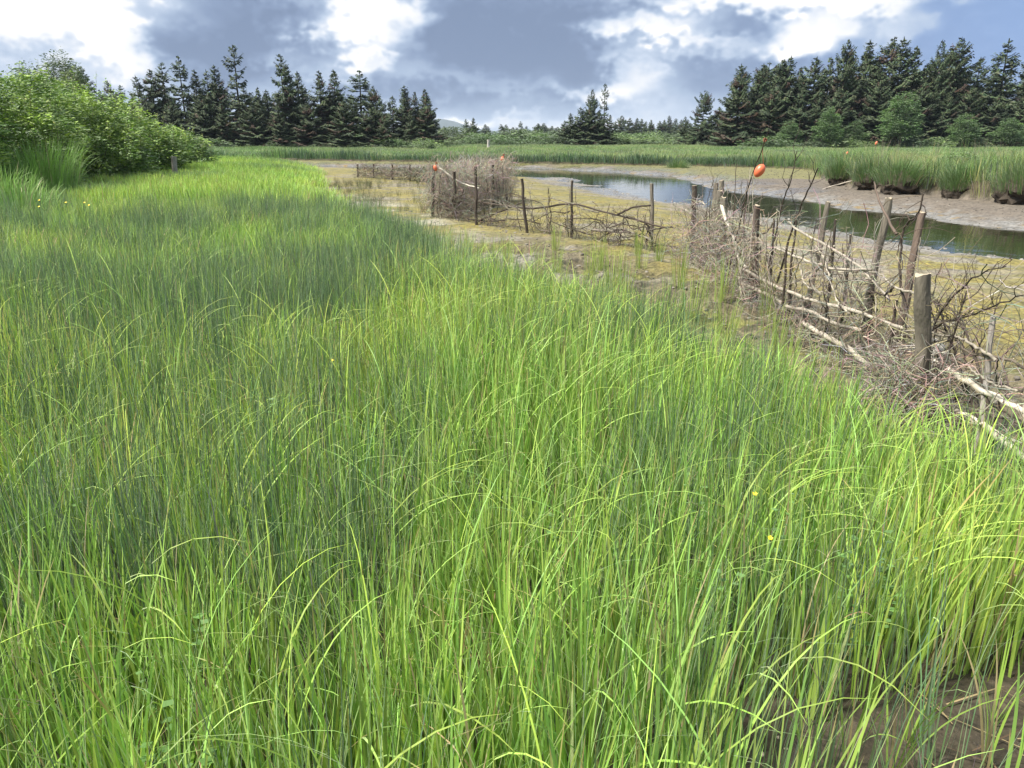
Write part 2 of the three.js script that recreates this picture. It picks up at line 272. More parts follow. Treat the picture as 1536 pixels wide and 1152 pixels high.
// ---------------------------------------------------------------- grasses
const leafMat = (tr, coat = 0) => new THREE.MeshPhysicalMaterial({ vertexColors: true, color: 0xffffff, roughness: 0.92, transmission: tr, thickness: 0, clearcoat: coat, clearcoatRoughness: 0.42, side: THREE.DoubleSide });
const grassMat = leafMat(0.36, 0.4), rushMat = leafMat(0.3, 0.2), farGrassMat = leafMat(0.4, 0.15);
const STRAW = [1.4, 0.84, 2.6], BROWN = [0.6, 0.27, 0.85];
function sedgeTuft(seed, o) {
  const R = rng(seed), mb = new MB();
  for (let k = 0; k < o.n; k++) {
    const r = Math.sqrt(R()) * o.spread, a = R() * 6.283, az = a + (R() - 0.5) * 1.6, arch = R() < (o.arch ?? 0.18);
    const len = (o.h ?? 0.62) * (0.55 + 0.6 * R()) * (arch ? 1.25 : 1), w = o.w * (0.5 + 0.75 * R() * R() + 0.15 * R()) * (arch ? 0.68 : 1);
    const t = 0.5 + 0.85 * R(), q = R();
    let col = [t * (0.78 + 0.36 * R()), t, t * (0.75 + 0.6 * R())];
    if (q < (o.straw ?? 0.05)) col = STRAW.map((v) => v * (0.7 + 0.4 * R())); else if (q < (o.straw ?? 0.05) + (o.brown ?? 0.03)) col = BROWN;
    mb.blade(Math.cos(a) * r, -0.01, Math.sin(a) * r, len * (col === BROWN ? 0.5 : 1), w, az, 0.02 + 0.14 * R(), arch ? 0.9 + 1.2 * R() : 0.08 + 0.45 * R() * R(), arch ? 2.0 : 1.7, (R() - 0.5) * 2.2, col, o.seg ?? 5, R() < (o.tips ?? 0) ? STRAW.map((v, i) => v * [0.75, 0.7, 0.5][i]) : null, 0.8 + 0.15 * R());
  }
  return mb.geo();
}
function scatter(group, geos, mat, list, name) {                       // list: [x, y, z, turn, scale, heightScale, r, g, b, tiltX, tiltZ, variant]
  const per = geos.map(() => []); list.forEach((q) => per[q[11] % geos.length].push(q));
  const M = new THREE.Matrix4(), E = new THREE.Euler(), Q = new THREE.Quaternion(), C = new THREE.Color();
  per.forEach((l, v) => {
    if (!l.length) return;
    const im = new THREE.InstancedMesh(geos[v], mat, l.length); im.name = name; im.userData.kind = 'stuff';
    l.forEach((q, k) => { E.set(q[9], q[3], q[10], 'XZY'); Q.setFromEuler(E); M.compose(V(q[0], q[1], q[2]), Q, V(q[4], q[5], q[4])); im.setMatrixAt(k, M); im.setColorAt(k, C.setRGB(q[6], q[7], q[8])); });
    im.castShadow = im.receiveShadow = true; group.add(im);
  });
}
const stuff = (name, label, category) => { const g = new THREE.Group(); g.name = name; scene.add(g); return tag(g, label, category, null, 'stuff'); };
const RUSH_BEDS = [[-2.3, -6.3, 2.4, 1.0], [-4.6, -6.6, 2.2, 0.9], [-3.2, -5.0, 1.4, 0.6], [0.25, -7.9, 0.75, 0.55], [-0.95, -3.25, 0.85, 0.8, 0.5], [-0.8, -10.6, 1.2, 0.8], [-1.6, -8.6, 1.2, 0.5], [-0.75, -2.6, 0.45, 0.5, 0.5], [-2.0, -4.2, 0.9, 0.5, 0.6], [-2.9, -22, 1.4, 0.8]];
function rushiness(x, z) {
  let m = 0; let k = 1; for (const [cx, cz, rx, rz, w = 1] of RUSH_BEDS) { const q = 1 - Math.hypot((x - cx) / rx, (z - cz) / rz); if (q > m) { m = q; k = w; } }
  return k * ss(-0.1, 0.25, m + (fbm(x * 1.3 + 8, z * 1.3, 3) - 0.5) * 0.8) + ss(0.62, 0.74, fbm(x * 0.7 + 90, z * 0.7 + 3, 3)) * 0.4;
}
const bare = (x, z) => ss(0.52, 0.68, x + (vn(x * 9, z * 9) - 0.5) * 0.2) * ss(-1.93, -1.8, z + (vn(x * 7 + 5, z * 7) - 0.5) * 0.22);   // bare mud by the viewer's feet
{
  const R = rng(77), near = [], mid = [], rushN = [], far = [];
  const put = (list, x, z, y, sc, hs, c, v, tilt = 0.1) => list.push([x, y, z, R() * 6.283, sc, hs, c[0], c[1], c[2], (R() - 0.5) * tilt, (R() - 0.5) * tilt, v]);
  const sedgeC = (x, z) => { const n = fbm(x * 0.55 + 4, z * 0.55, 3), n2 = fbm(x * 2.1, z * 2.1 + 40, 2), t = 0.85 + 0.3 * R(); return mix3(mix3([0.325, 0.5, 0.07], [0.425, 0.57, 0.085], ss(0.35, 0.65, n)), [0.31, 0.47, 0.09], ss(0.5, 0.75, n2) * 0.5).map((v) => v * t); };
  const rushC = () => { const t = 0.8 + 0.5 * R(); return [0.145 * t, 0.23 * t, 0.09 * t]; };
  const step = (x0, x1, z0, z1, d, f) => { for (let x = x0; x < x1; x += d) for (let z = z0; z < z1; z += d) f(x + (R() - 0.5) * d * 1.3, z + (R() - 0.5) * d * 1.3); };
  // near sedge
  step(-7, 3.4, -7, 0.2, 0.098, (x, z) => {
    if (Math.abs(x) > 1.1 - z * 0.82) return;
    const de = site(x, z).de; if (de < -0.35 + R() * 0.5 || R() < bare(x, z) * 0.97) return;
    const ru = rushiness(x, z);
    if (R() < ru * 0.92) { put(rushN, x, z, height(x, z), 0.9 + 0.3 * R(), (0.85 + 0.35 * R()) * ss(-0.5, 0.4, de) , rushC(), Math.floor(R() * 99)); if (R() < 0.82) return; }
    const edge = mix(0.62, 1, ss(-0.2, 0.9, de));
    put(near, x, z, height(x, z), 0.85 + 0.4 * R(), (0.8 + 0.42 * fbm(x * 0.8, z * 0.8 + 70, 2)) * edge * (0.9 + 0.2 * R()), sedgeC(x, z), Math.floor(R() * 99), 0.14);
  });
  // middle distance
  step(-22, 2, -16, -7, 0.135, (x, z) => {
    if (Math.abs(x) > 1.2 - z * 0.82) return;
    const de = site(x, z).de; if (de < -0.3 + R() * 0.6) return;
    const ru = rushiness(x, z);
    if (R() < ru * 0.95) { put(rushN, x, z, height(x, z), 1.2 + 0.4 * R(), (0.8 + 0.3 * R()) * mix(0.6, 1, ss(-0.2, 0.6, de)), rushC(), Math.floor(R() * 99)); if (R() < 0.9) return; }
    put(mid, x, z, height(x, z), 1 + 0.4 * R(), (0.66 + 0.35 * fbm(x * 0.5, z * 0.5 + 70, 2)) * mix(0.55, 1, ss(-0.2, 1.2, de)), sedgeC(x, z), Math.floor(R() * 99));
  });
  // far part of the near meadow
  step(-40, -1, -54, -16, 0.27, (x, z) => {
    if (Math.abs(x) > 1.4 - z * 0.8) return;
    const de = site(x, z).de; if (de < -0.3 + R() * 0.8) return;
    put(far, x, z, height(x, z), 1 + 0.5 * R(), (0.62 + 0.45 * fbm(x * 0.3, z * 0.3 + 70, 2)) * mix(0.5, 1, ss(-0.2, 2.0, de)), mix3(sedgeC(x, z), rushC(), 0.6 * ss(0.55, 0.68, fbm(x * 0.35 + 6, z * 0.35, 3))), Math.floor(R() * 99));
  });
  for (let k = 0; k < 900; k++) { const z = -4.2 - 8 * R(), x = -1.5 + 4.2 * R(), de = site(x, z).de; if (de > -0.25 || de < -0.3 - 1.5 * R() * R() || x > 2.35) continue; put(mid, x, z, height(x, z), 0.55 + 0.3 * R(), 0.3 + 0.4 * R(), mix3([0.36, 0.48, 0.085], [0.42, 0.42, 0.12], R()), Math.floor(R() * 99)); }
  const nearG = [], midG = [], rushG = [], farG = [];
  for (let k = 0; k < 14; k++) nearG.push(sedgeTuft(100 + k, { n: 17, spread: 0.068, w: 0.0098, h: 0.6, arch: 0.16, straw: 0.05, brown: 0.015, tips: 0.22, seg: 11 }));
  for (let k = 0; k < 8; k++) midG.push(sedgeTuft(200 + k, { n: 24, spread: 0.1, w: 0.0078, h: 0.55, arch: 0.13, straw: 0.035, brown: 0.01, seg: 8 }));
  for (let k = 0; k < 8; k++) rushG.push(sedgeTuft(300 + k, { n: 22, spread: 0.09, w: 0.0042, h: 0.68, arch: 0.05, straw: 0.02, brown: 0.02, seg: 4 }));
  for (let k = 0; k < 6; k++) farG.push(sedgeTuft(400 + k, { n: 30, spread: 0.22, w: 0.016, h: 0.62, arch: 0.12, seg: 4 }));
  const meadow = stuff('sedge_grass', 'tall bright green sedge filling the meadow beside the mud', 'grass');
  scatter(meadow, nearG, grassMat, near, 'sedge_blades'); scatter(meadow, midG, grassMat, mid, 'sedge_blades'); scatter(meadow, farG, farGrassMat, far, 'sedge_blades');
  const rushes = stuff('rush_grass', 'dark blue-green fine rushes growing in patches through the sedge', 'rushes');
  scatter(rushes, rushG, rushMat, rushN, 'rush_stems');
  console.log('meadow tufts', near.length, mid.length, far.length, rushN.length);

  // the marsh beyond the channel
  const bank = [], field = [];
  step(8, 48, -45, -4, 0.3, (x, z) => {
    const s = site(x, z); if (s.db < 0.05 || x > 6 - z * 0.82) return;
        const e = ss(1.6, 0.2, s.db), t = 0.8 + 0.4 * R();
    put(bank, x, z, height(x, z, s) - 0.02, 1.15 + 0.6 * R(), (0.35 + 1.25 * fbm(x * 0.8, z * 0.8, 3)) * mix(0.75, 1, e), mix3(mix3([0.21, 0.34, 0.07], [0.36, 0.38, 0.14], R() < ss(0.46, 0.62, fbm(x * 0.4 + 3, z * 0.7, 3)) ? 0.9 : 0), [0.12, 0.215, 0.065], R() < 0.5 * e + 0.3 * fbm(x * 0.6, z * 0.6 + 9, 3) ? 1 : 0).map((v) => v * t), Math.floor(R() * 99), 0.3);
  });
  step(-60, 78, -112, -37, 0.55, (x, z) => {
    if (z > -46 && x > 15) return; const s = z > -66 ? site(x, z) : { db: 9 }; if (s.db < 0.1 || Math.abs(x) > 8 - z * 0.78) return;
    const e = ss(2.2, 0.3, s.db), t = 0.85 + 0.3 * R(), n = fbm(x * 0.12, z * 0.3, 3);
    const y = z > -66 && x < 40 && x > -24 ? height(x, z, s) : outerY(x, z);
    put(field, x, z, y < -0.1 ? 0 : y, 1.2 + 0.6 * R(), (0.2 + 0.62 * fbm(x * 0.35, z * 0.35, 3)) * (1 + 0.4 * e), mix3(mix3(mix3([0.2, 0.34, 0.08], [0.3, 0.37, 0.12], ss(0.4, 0.65, n)), [0.17, 0.24, 0.1], ss(0.5, 0.7, fbm(x * 0.25 + 50, z * 0.5, 3))), [0.1, 0.18, 0.072], R() < e * 0.85 ? 1 : 0).map((v) => v * t), Math.floor(R() * 99));
  });
  step(-2, 16, -55, -44, 0.33, (x, z) => { const s = site(x, z); if (s.db < 0 || s.db > 1.8) return; const t = 0.7 + 0.5 * R(); put(bank, x, z, height(x, z, s) - 0.03, 1 + 0.5 * R(), 0.42 + 0.25 * R(), [0.07 * t, 0.13 * t, 0.055 * t], Math.floor(R() * 99), 0.3); });
  const stalks = []; for (let k = 0; k < 2600; k++) { const x = -30 + 90 * R(), z = -18 - 85 * R() * R(), s = z > -66 && x < 40 && x > -24 ? site(x, z) : { db: 9 }; if (s.db < 0.6 || x < 10 && z > -52 || fbm(x * 0.2 + 7, z * 0.2, 2) < 0.45) continue; const t = 0.7 + 0.5 * R(), far = z < -40; put(stalks, x, z, z > -66 && x < 40 && x > -24 ? height(x, z, s) : outerY(x, z), far ? 1.5 : 1, (far ? 0.8 : 1.15) * (0.7 + 0.5 * R()), (R() < 0.45 ? [0.4, 0.35, 0.2] : R() < 0.6 ? [0.14, 0.24, 0.06] : [0.32, 0.42, 0.1]).map((v) => v * t), k, 0.3); }
  const bankG = [], fieldG = [], stalkG = []; for (let k = 0; k < 5; k++) stalkG.push(sedgeTuft(650 + k, { n: 12, spread: 0.16, w: 0.012, h: 0.95, arch: 0.3, straw: 0, brown: 0, seg: 5 }));
  for (let k = 0; k < 6; k++) bankG.push(sedgeTuft(500 + k, { n: 34, spread: 0.2, w: 0.013, h: 0.72, arch: 0.22, straw: 0.04, seg: 4 }));
  for (let k = 0; k < 5; k++) fieldG.push(sedgeTuft(600 + k, { n: 44, spread: 0.5, w: 0.03, h: 0.8, arch: 0.1, straw: 0.04, seg: 3 }));
  const farMarsh = stuff('marsh_grass', 'green marsh grass on the far side of the channel below the trees', 'grass');
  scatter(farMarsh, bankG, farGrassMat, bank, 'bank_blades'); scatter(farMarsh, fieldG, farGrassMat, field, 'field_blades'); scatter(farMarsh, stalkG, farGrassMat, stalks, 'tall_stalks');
  console.log('far tufts', bank.length, field.length);

  // stubs of cut sedge and clods on the mud
  const clods = [], stubs = [];
  const cg = [0, 1, 2].map((k) => { const g = new THREE.IcosahedronGeometry(1, 1); const p = g.attributes.position; for (let i = 0; i < p.count; i++) { const v = V(p.getX(i), p.getY(i), p.getZ(i)), n = 0.7 + 0.6 * vn(v.x * 2 + k * 9 + v.z, v.y * 2 + v.z * 1.5); p.setXYZ(i, v.x * n, v.y * n * 0.55, v.z * n); } g.computeVertexNormals(); const c = new Float32Array(p.count * 3).fill(1); g.setAttribute('color', new THREE.BufferAttribute(c, 3)); return g; });
  for (let k = 0; k < 16000; k++) {
    const z = -4 - 46 * R() * R(), x = -6 + R() * 22, s = site(x, z); if (s.de > -0.3 || s.db > -0.1 || s.sd < 0.05) continue;
    if (s.sd > 2.4 && R() < 0.85 && s.de < -2.5) continue;
    const r = 0.008 + 0.03 * R() * R() * R() + (s.de > -2.2 ? 0.012 * R() : 0), t = 0.35 + 0.75 * R(); put(clods, x, z, height(x, z, s), r, r * (0.7 + R() * 0.6), [0.2 * t, 0.18 * t, 0.15 * t], k, 0.4);
  }
  for (let k = 0; k < 7000; k++) { const z = -9 - 32 * R(), x = 2.5 + R() * 9, s = site(x, z); if (s.far || s.sd < 0.02 || s.sd > 0.3 + 2.0 * R() * R()) continue; const r = 0.012 + 0.045 * R() * R(), t = 0.5 + 0.7 * R(); put(clods, x, z, height(x, z, s), r, r * (0.5 + R() * 0.6), [0.26 * t, 0.245 * t, 0.215 * t], k, 0.4); }
  for (let k = 0; k < 5200; k++) { // the foot of the far bank
    const x = 5 + R() * 16, z = -11 - 38 * R(), s = site(x, z); if (!s.far || s.db > -0.05 || s.sd < 0) continue; const r = 0.012 + 0.05 * R() * R() * R(), t = 0.3 + 0.8 * R(); put(clods, x, z, height(x, z, s), r, r * (0.6 + R() * 0.6), [0.12 * t, 0.105 * t, 0.085 * t], k, 0.4);
  }
  for (let k = 0; k < 1500; k++) { // crumbs of mud by the viewer's feet
    const x = 0.4 + R() * 1.5, z = -1.2 - R() * 1.0; if (bare(x, z) < 0.4) continue; const r = 0.002 + 0.012 * R() * R() * R(), t = 0.35 + 0.5 * R(); put(clods, x, z, height(x, z), r, r, [0.1 * t, 0.08 * t, 0.055 * t], k, 0.4);
  }
  { const dead = []; for (let k = 0; k < 480; k++) { const z = -1.1 - 6.5 * R() * R(), x = -3 + 5.6 * R(), s = site(x, z); if (!(bare(x, z) > 0.3 || Math.abs(s.de + 0.2) < 0.45) ) continue; const t = 0.6 + 0.6 * R(); put(dead, x, z, height(x, z) + 0.006, 0.7 + 0.5 * R(), 1, R() < 0.5 ? [0.3 * t, 0.23 * t, 0.12 * t] : [0.13 * t, 0.085 * t, 0.05 * t], k, 0.25); }
    const lg = [0, 1, 2].map((k) => { const r = rng(3300 + k), mb = new MB(); for (let q = 0; q < 4; q++) mb.blade((r() - 0.5) * 0.1, 0.004 + 0.01 * r(), (r() - 0.5) * 0.1, 0.1 + 0.22 * r(), 0.005, r() * 6.283, 1.45, 0.2 * (r() - 0.3), 1, r() * 2, [1, 1, 1], 6); return mb.geo(); });
    const st = stuff('leaf_litter', 'dead brown sedge leaves lying on the bare mud', 'litter'); scatter(st, lg, new THREE.MeshStandardMaterial({ vertexColors: true, roughness: 0.9, side: THREE.DoubleSide }), dead, 'dead_leaves'); }
  for (let k = 0; k < 900; k++) { const x = -7 + R() * 6.5, z = -17 - R() * 13, s = site(x, z); if (s.de > -0.4 || fbm(x * 0.8, z * 0.8, 2) < 0.42) continue; const t = 0.5 + 0.5 * R(); put(stubs, x, z, height(x, z, s), 0.7, 0.25 + 0.2 * R(), R() < 0.5 ? [0.09 * t, 0.08 * t, 0.03 * t] : [0.15 * t, 0.19 * t, 0.05 * t], k); }
  const cl = stuff('mud_clods', 'small clods and stones strewn over the tidal mud', 'clods'); scatter(cl, cg, new THREE.MeshStandardMaterial({ vertexColors: true, roughness: 0.8 }), clods, 'clods');
  const sb = stuff('sedge_stubble', 'short dark sedge stubble on the tan mud behind the fence', 'stubble'); scatter(sb, rushG, rushMat, stubs, 'stubble');
}
// single tufts standing on the mud
{
  const R = rng(909);
  const geos = [0, 1, 2, 3].map((k) => { const r = rng(700 + k), mb = new MB(); for (let q = 0; q < 46; q++) { const a = r() * 6.283, d = Math.sqrt(r()) * 0.075, t = 0.8 + 0.4 * r(), st = r() < 0.08; mb.blade(Math.cos(a) * d, -0.01, Math.sin(a) * d, 0.26 + 0.3 * r(), 0.0055 * (0.6 + 0.6 * r()), a + r() - 0.5, 0.02 + 0.12 * r(), 0.1 + 0.45 * r() * r(), 1.7, (r() - 0.5) * 2, st ? [0.36, 0.29, 0.13] : [0.31 * t, 0.42 * t * (0.9 + 0.2 * r()), 0.075 * t], 5); } return mb.geo(); });
  const m = leafMat(0.4, 0.3);
  [[1.10, -8.25, 1.15], [1.70, -9.90, 0.9], [2.00, -10.28, 0.85], [1.91, -8.52, 1.1], [1.65, -6.79, 1.15], [2.21, -7.76, 1.2], [2.40, -6.92, 0.9], [1.83, -11.01, 0.9], [1.75, -6.02, 1.0], [1.42, -6.75, 1.0], [2.05, -5.65, 0.8], [0.66, -11.55, 0.9], [1.15, -7.66, 1.0], [1.95, -5.1, 0.8], [1.16, -9.95, 1.0], [0.95, -9.0, 1.0], [0.55, -9.3, 0.9]].forEach(([x, z, s], k) => {
    const o = new THREE.Mesh(geos[k % 4], m); o.name = numbered('sedge_tuft'); o.position.set(x, height(x, z), z); o.scale.set(s * (1 + 0.2 * R()), s, s * (1 + 0.2 * R())); o.rotation.y = R() * 6; scene.add(shade(o));
    tag(o, (s > 1.05 ? 'tall' : s > 0.92 ? 'middling' : 'short') + ' upright sedge tuft standing alone on the muddy strip beside the brush fence', 'sedge tuft', 'sedge tufts on the muddy strip');
  });
  // sparse young shoots on the bare mud by the viewer's feet
  [[0.93, -1.66, 0.7], [1.13, -1.72, 0.62], [1.02, -1.6, 0.7], [1.3, -1.63, 0.55], [0.8, -1.62, 0.6], [1.42, -1.8, 0.6]].forEach(([x, z, s], k) => {
    const r = rng(800 + k), mb = new MB(); for (let q = 0; q < 9; q++) { const a = r() * 6.283, t = 0.8 + 0.4 * r(), st = r() < 0.3; mb.blade(Math.cos(a) * 0.012 * r(), -0.01, Math.sin(a) * 0.012, s * (0.35 + 0.4 * r()), 0.007 * (0.6 + 0.6 * r()), a, 0.05 + 0.25 * r(), 0.15 + 1.2 * r() * r(), 1.7, (r() - 0.5) * 2, st ? [0.4, 0.32, 0.15] : [0.29 * t, 0.46 * t, 0.06 * t], 7); }
    const o = mb.build(numbered('sedge_shoot'), m); o.position.set(x, height(x, z), z); shade(o); tag(o, 'sparse young sedge shoot on the bare dark mud', 'sedge shoot', 'sedge shoots on the bare mud');
  });
}

// ---------------------------------------------------------------- trees and shrubs
const barkMat = new THREE.MeshStandardMaterial({ vertexColors: true, roughness: 0.95 });
const needleMat = new THREE.MeshStandardMaterial({ vertexColors: true, roughness: 0.75, side: THREE.DoubleSide });
const broadMat = leafMat(0.35, 0.15);
function spruce(seed, o = {}) {                                        // 10 m tall, foot at the origin
  const R = rng(seed), H = 10, g = new THREE.Group(), tr = new MB(), cr = new MB();
  const lean = (R() - 0.5) * 0.25, pts = [], rad = []; for (let k = 0; k <= 8; k++) { const t = k / 8; pts.push(V(lean * t * t + (R() - 0.5) * 0.03, t * H * 0.985, (R() - 0.5) * 0.04)); rad.push(mix(0.17, 0.012, t)); }
  tr.tube(pts, rad, 6, [0.07, 0.055, 0.045]);
  const R0 = o.r ?? 1.9, from = o.from ?? 0.04, hole = o.open ?? 0.1;
  let y = from * H;
  while (y < H * 0.985) {
    const t = y / H, nb = t > 0.85 ? 4 : 5 + Math.floor(R() * 3), a0 = R() * 6.283, prof = Math.pow(1 - t, o.pow ?? 0.85) * Math.min(1, 0.6 + t * 2.2) * (0.8 + 0.4 * R());
    for (let b = 0; b < nb; b++) {
      if (R() < hole * (t > 0.35 ? 1.5 : 0.5)) continue;
      const a = a0 + b / nb * 6.283 + (R() - 0.5) * 0.7, len = Math.max(0.14, R0 * 1.38 * prof * (0.5 + 0.75 * R())), up = mix(-0.36, 0.85, ss(0.3, 1, t)) + (R() - 0.5) * 0.3, by = y + (R() - 0.5) * 0.3;
      const ca = Math.cos(a), sa = Math.sin(a), shadeC = 0.65 + 0.7 * R(), cone = R() < 0.5 * (o.cones ?? 0.06);
      const base = cone ? [0.075, 0.05, 0.032] : mix3([0.042, 0.064, 0.03], [0.074, 0.104, 0.044], R());
      const col = base.map((v) => v * shadeC), n = Math.max(5, Math.round(len / 0.11));
      const line = []; for (let k = 0; k <= n; k++) { const s = k / n, d = len * s; line.push([lean * t * t + ca * d, by + up * d * 0.55 + (s * s) * len * (t > 0.5 ? 0.22 : 0.12) - 0.1 * len * Math.sin(s * 3.1), sa * d]); }
      for (let k = 1; k <= n; k++) {
        const s = k / n, q = line[k], pq = line[k - 1], spray = (0.36 * len * (1 - s * 0.8) * Math.min(1, s * 2.5) + 0.09) * (0.7 + 0.6 * R());
        // wood with needles along the bough
        cr.leaf(pq[0], pq[1], pq[2], (q[0] - pq[0]) * 1.5, (q[1] - pq[1]) * 1.5, (q[2] - pq[2]) * 1.5, -sa * 0.05, 0.035, ca * 0.05, col);
        for (const sd of [-1, 1]) {
          const fw = 0.55 + 0.3 * R(), dx = (ca * fw - sa * sd) * spray, dz = (sa * fw + ca * sd) * spray, dy = (-0.25 + 0.25 * t - 0.25 * R()) * spray, w = 0.045 + 0.06 * R();
          const c2 = col.map((v) => v * (0.8 + 0.4 * R()));
          cr.leaf(q[0], q[1], q[2], dx, dy, dz, ca * w, -0.02 - 0.05 * R(), sa * w, c2, 0.3);
          if (spray > 0.22) cr.leaf(q[0] + dx * 0.45, q[1] + dy * 0.45, q[2] + dz * 0.45, dx * 0.4 + ca * 0.1, -0.08 - 0.16 * R(), dz * 0.4 + sa * 0.1, ca * w, 0.02, sa * w, c2, 0.3);
        }
      }
    }
    y += (o.gap ?? 0.31) * (0.7 + 0.6 * R()) * (t > 0.8 ? 0.75 : 1);
  }
  for (let k = 0; k < 5; k++) cr.leaf(lean, H * 0.94, 0, (R() - 0.5) * 0.12, 0.65, (R() - 0.5) * 0.12, 0.04 * Math.cos(k), 0, 0.04 * Math.sin(k), [0.035, 0.05, 0.028]);
  tr.build('trunk', barkMat, g); cr.build('crown', needleMat, g); return g;
}
// a broadleaf crown or shrub: clumps of leaves on stems; lobes [x, y, z, radius x, y, z]
function leafy(seed, o) {
  const R = rng(seed), g = new THREE.Group(), st = new MB(), lf = new MB();
  for (const [lx, ly, lz, rx, ry, rz] of o.lobes) {
    const nStem = o.stems ?? 5;
    for (let k = 0; k < nStem; k++) { const ex = lx + (R() - 0.5) * rx * 1.3, ez = lz + (R() - 0.5) * rz * 1.3, ey = ly + (R() - 0.2) * ry, bx = lx * 0.6 + (R() - 0.5) * 0.3, bz = lz * 0.6 + (R() - 0.5) * 0.3; st.tube([V(bx, -0.05, bz), V(mix(bx, ex, 0.3) + (R() - 0.5) * 0.2, ey * 0.4, mix(bz, ez, 0.3)), V(mix(bx, ex, 0.7), ey * 0.75, mix(bz, ez, 0.7) + (R() - 0.5) * 0.2), V(ex, ey, ez)], [0.04, 0.03, 0.02, 0.008].map((v) => v * (o.thick ?? 1)), 4, [0.1, 0.08, 0.06]); }
    const clumps = Math.round(o.clumps * rx * rz);
    for (let k = 0; k < clumps; k++) {
      const a = R() * 6.283, cy = mix(-0.75, 1, Math.pow(R(), 0.8)), rr = Math.sqrt(Math.max(0, 1 - cy * cy)), rad = Math.pow(R(), 0.28) * (1 + (vn(a * 2 + seed, cy * 3) - 0.5) * 0.5);
      const x = lx + Math.cos(a) * rr * rx * rad, y = ly + cy * ry * rad, z = lz + Math.sin(a) * rr * rz * rad; if (y < 0.1) continue;
      const t = 0.68 + 0.6 * R(), young = R() < (o.young ?? 0.25), base = young ? (o.colY ?? [0.17, 0.24, 0.04]) : (o.col ?? [0.085, 0.155, 0.035]), cs = o.clump * (0.6 + 0.7 * R());
      const out = [Math.cos(a) * rr, cy * 0.6 + 0.5, Math.sin(a) * rr];
      for (let q = 0; q < o.leaves; q++) {
        const u1 = R() * 2 - 1, u2 = R() * 6.283, u3 = Math.cbrt(R()), ux = Math.sqrt(1 - u1 * u1) * Math.cos(u2), uz = Math.sqrt(1 - u1 * u1) * Math.sin(u2);
        const px = x + ux * cs * u3, py = y + u1 * cs * 0.7 * u3, pz = z + uz * cs * u3;
        const l = o.leaf * (0.6 + 0.7 * R()), dx = (out[0] + ux * 1.2 + (R() - 0.5)) * l * 0.6, dy = (out[1] * 0.4 - 0.25 + (R() - 0.5) * 0.9) * l * 0.6, dz = (out[2] + uz * 1.2 + (R() - 0.5)) * l * 0.6;
        const wa = R() * 6.283, w = l * 0.3, tt = t * (0.8 + 0.4 * R());
        lf.leaf(px, py, pz, dx, dy, dz, Math.cos(wa) * w, (R() - 0.5) * w, Math.sin(wa) * w, [base[0] * tt, base[1] * tt, base[2] * tt], 0.25);
      }
    }
    for (let k = 0; k < (o.sprigs ?? 0) * rx; k++) {                  // leafy shoots that stand out of the outline
      const a = R() * 6.283, e = 0.25 + 0.75 * R(), x = lx + Math.cos(a) * rx * Math.sqrt(1 - e * e), y = ly + ry * e, z = lz + Math.sin(a) * rz * Math.sqrt(1 - e * e), hgt = 0.25 + 0.5 * R(), dx = (R() - 0.5) * 0.3 + Math.cos(a) * 0.15, dz = (R() - 0.5) * 0.3 + Math.sin(a) * 0.15;
      st.tube([V(x, y - 0.25, z), V(x + dx * hgt, y + hgt, z + dz * hgt)], [0.008, 0.003], 3, [0.12, 0.11, 0.06]);
      for (let q = 0; q < 16; q++) { const s = R(), l = o.leaf * (0.7 + 0.5 * R()), wa = R() * 6.283; lf.leaf(x + dx * hgt * s, y + hgt * s, z + dz * hgt * s, Math.cos(wa) * l * 0.7, (R() - 0.2) * l * 0.6, Math.sin(wa) * l * 0.7, -Math.sin(wa) * l * 0.24, 0, Math.cos(wa) * l * 0.24, (o.colY ?? [0.17, 0.24, 0.04]).map((v) => v * (0.7 + 0.4 * R()))); }
    }
  }
  if (o.trunk) st.tube([V(0, -0.1, 0), V(0.06, o.trunk * 0.5, 0.04), V(0, o.trunk, 0)], [o.trunkR, o.trunkR * 0.8, o.trunkR * 0.5], 7, [0.12, 0.105, 0.09]);
  st.build(o.trunk ? 'trunk' : 'stems', barkMat, g).userData.kind = o.trunk ? 'thing' : 'stuff'; lf.build(o.trunk ? 'crown' : 'foliage', broadMat, g); return g;
}
function plant(proto, name, label, category, x, y, z, sx, sy, turn, group) { const o = proto.clone(); o.name = numbered(name); o.position.set(x, y, z); o.scale.set(sx, sy, sx); o.rotation.y = turn; scene.add(shade(o)); return tag(o, label, category, group); }
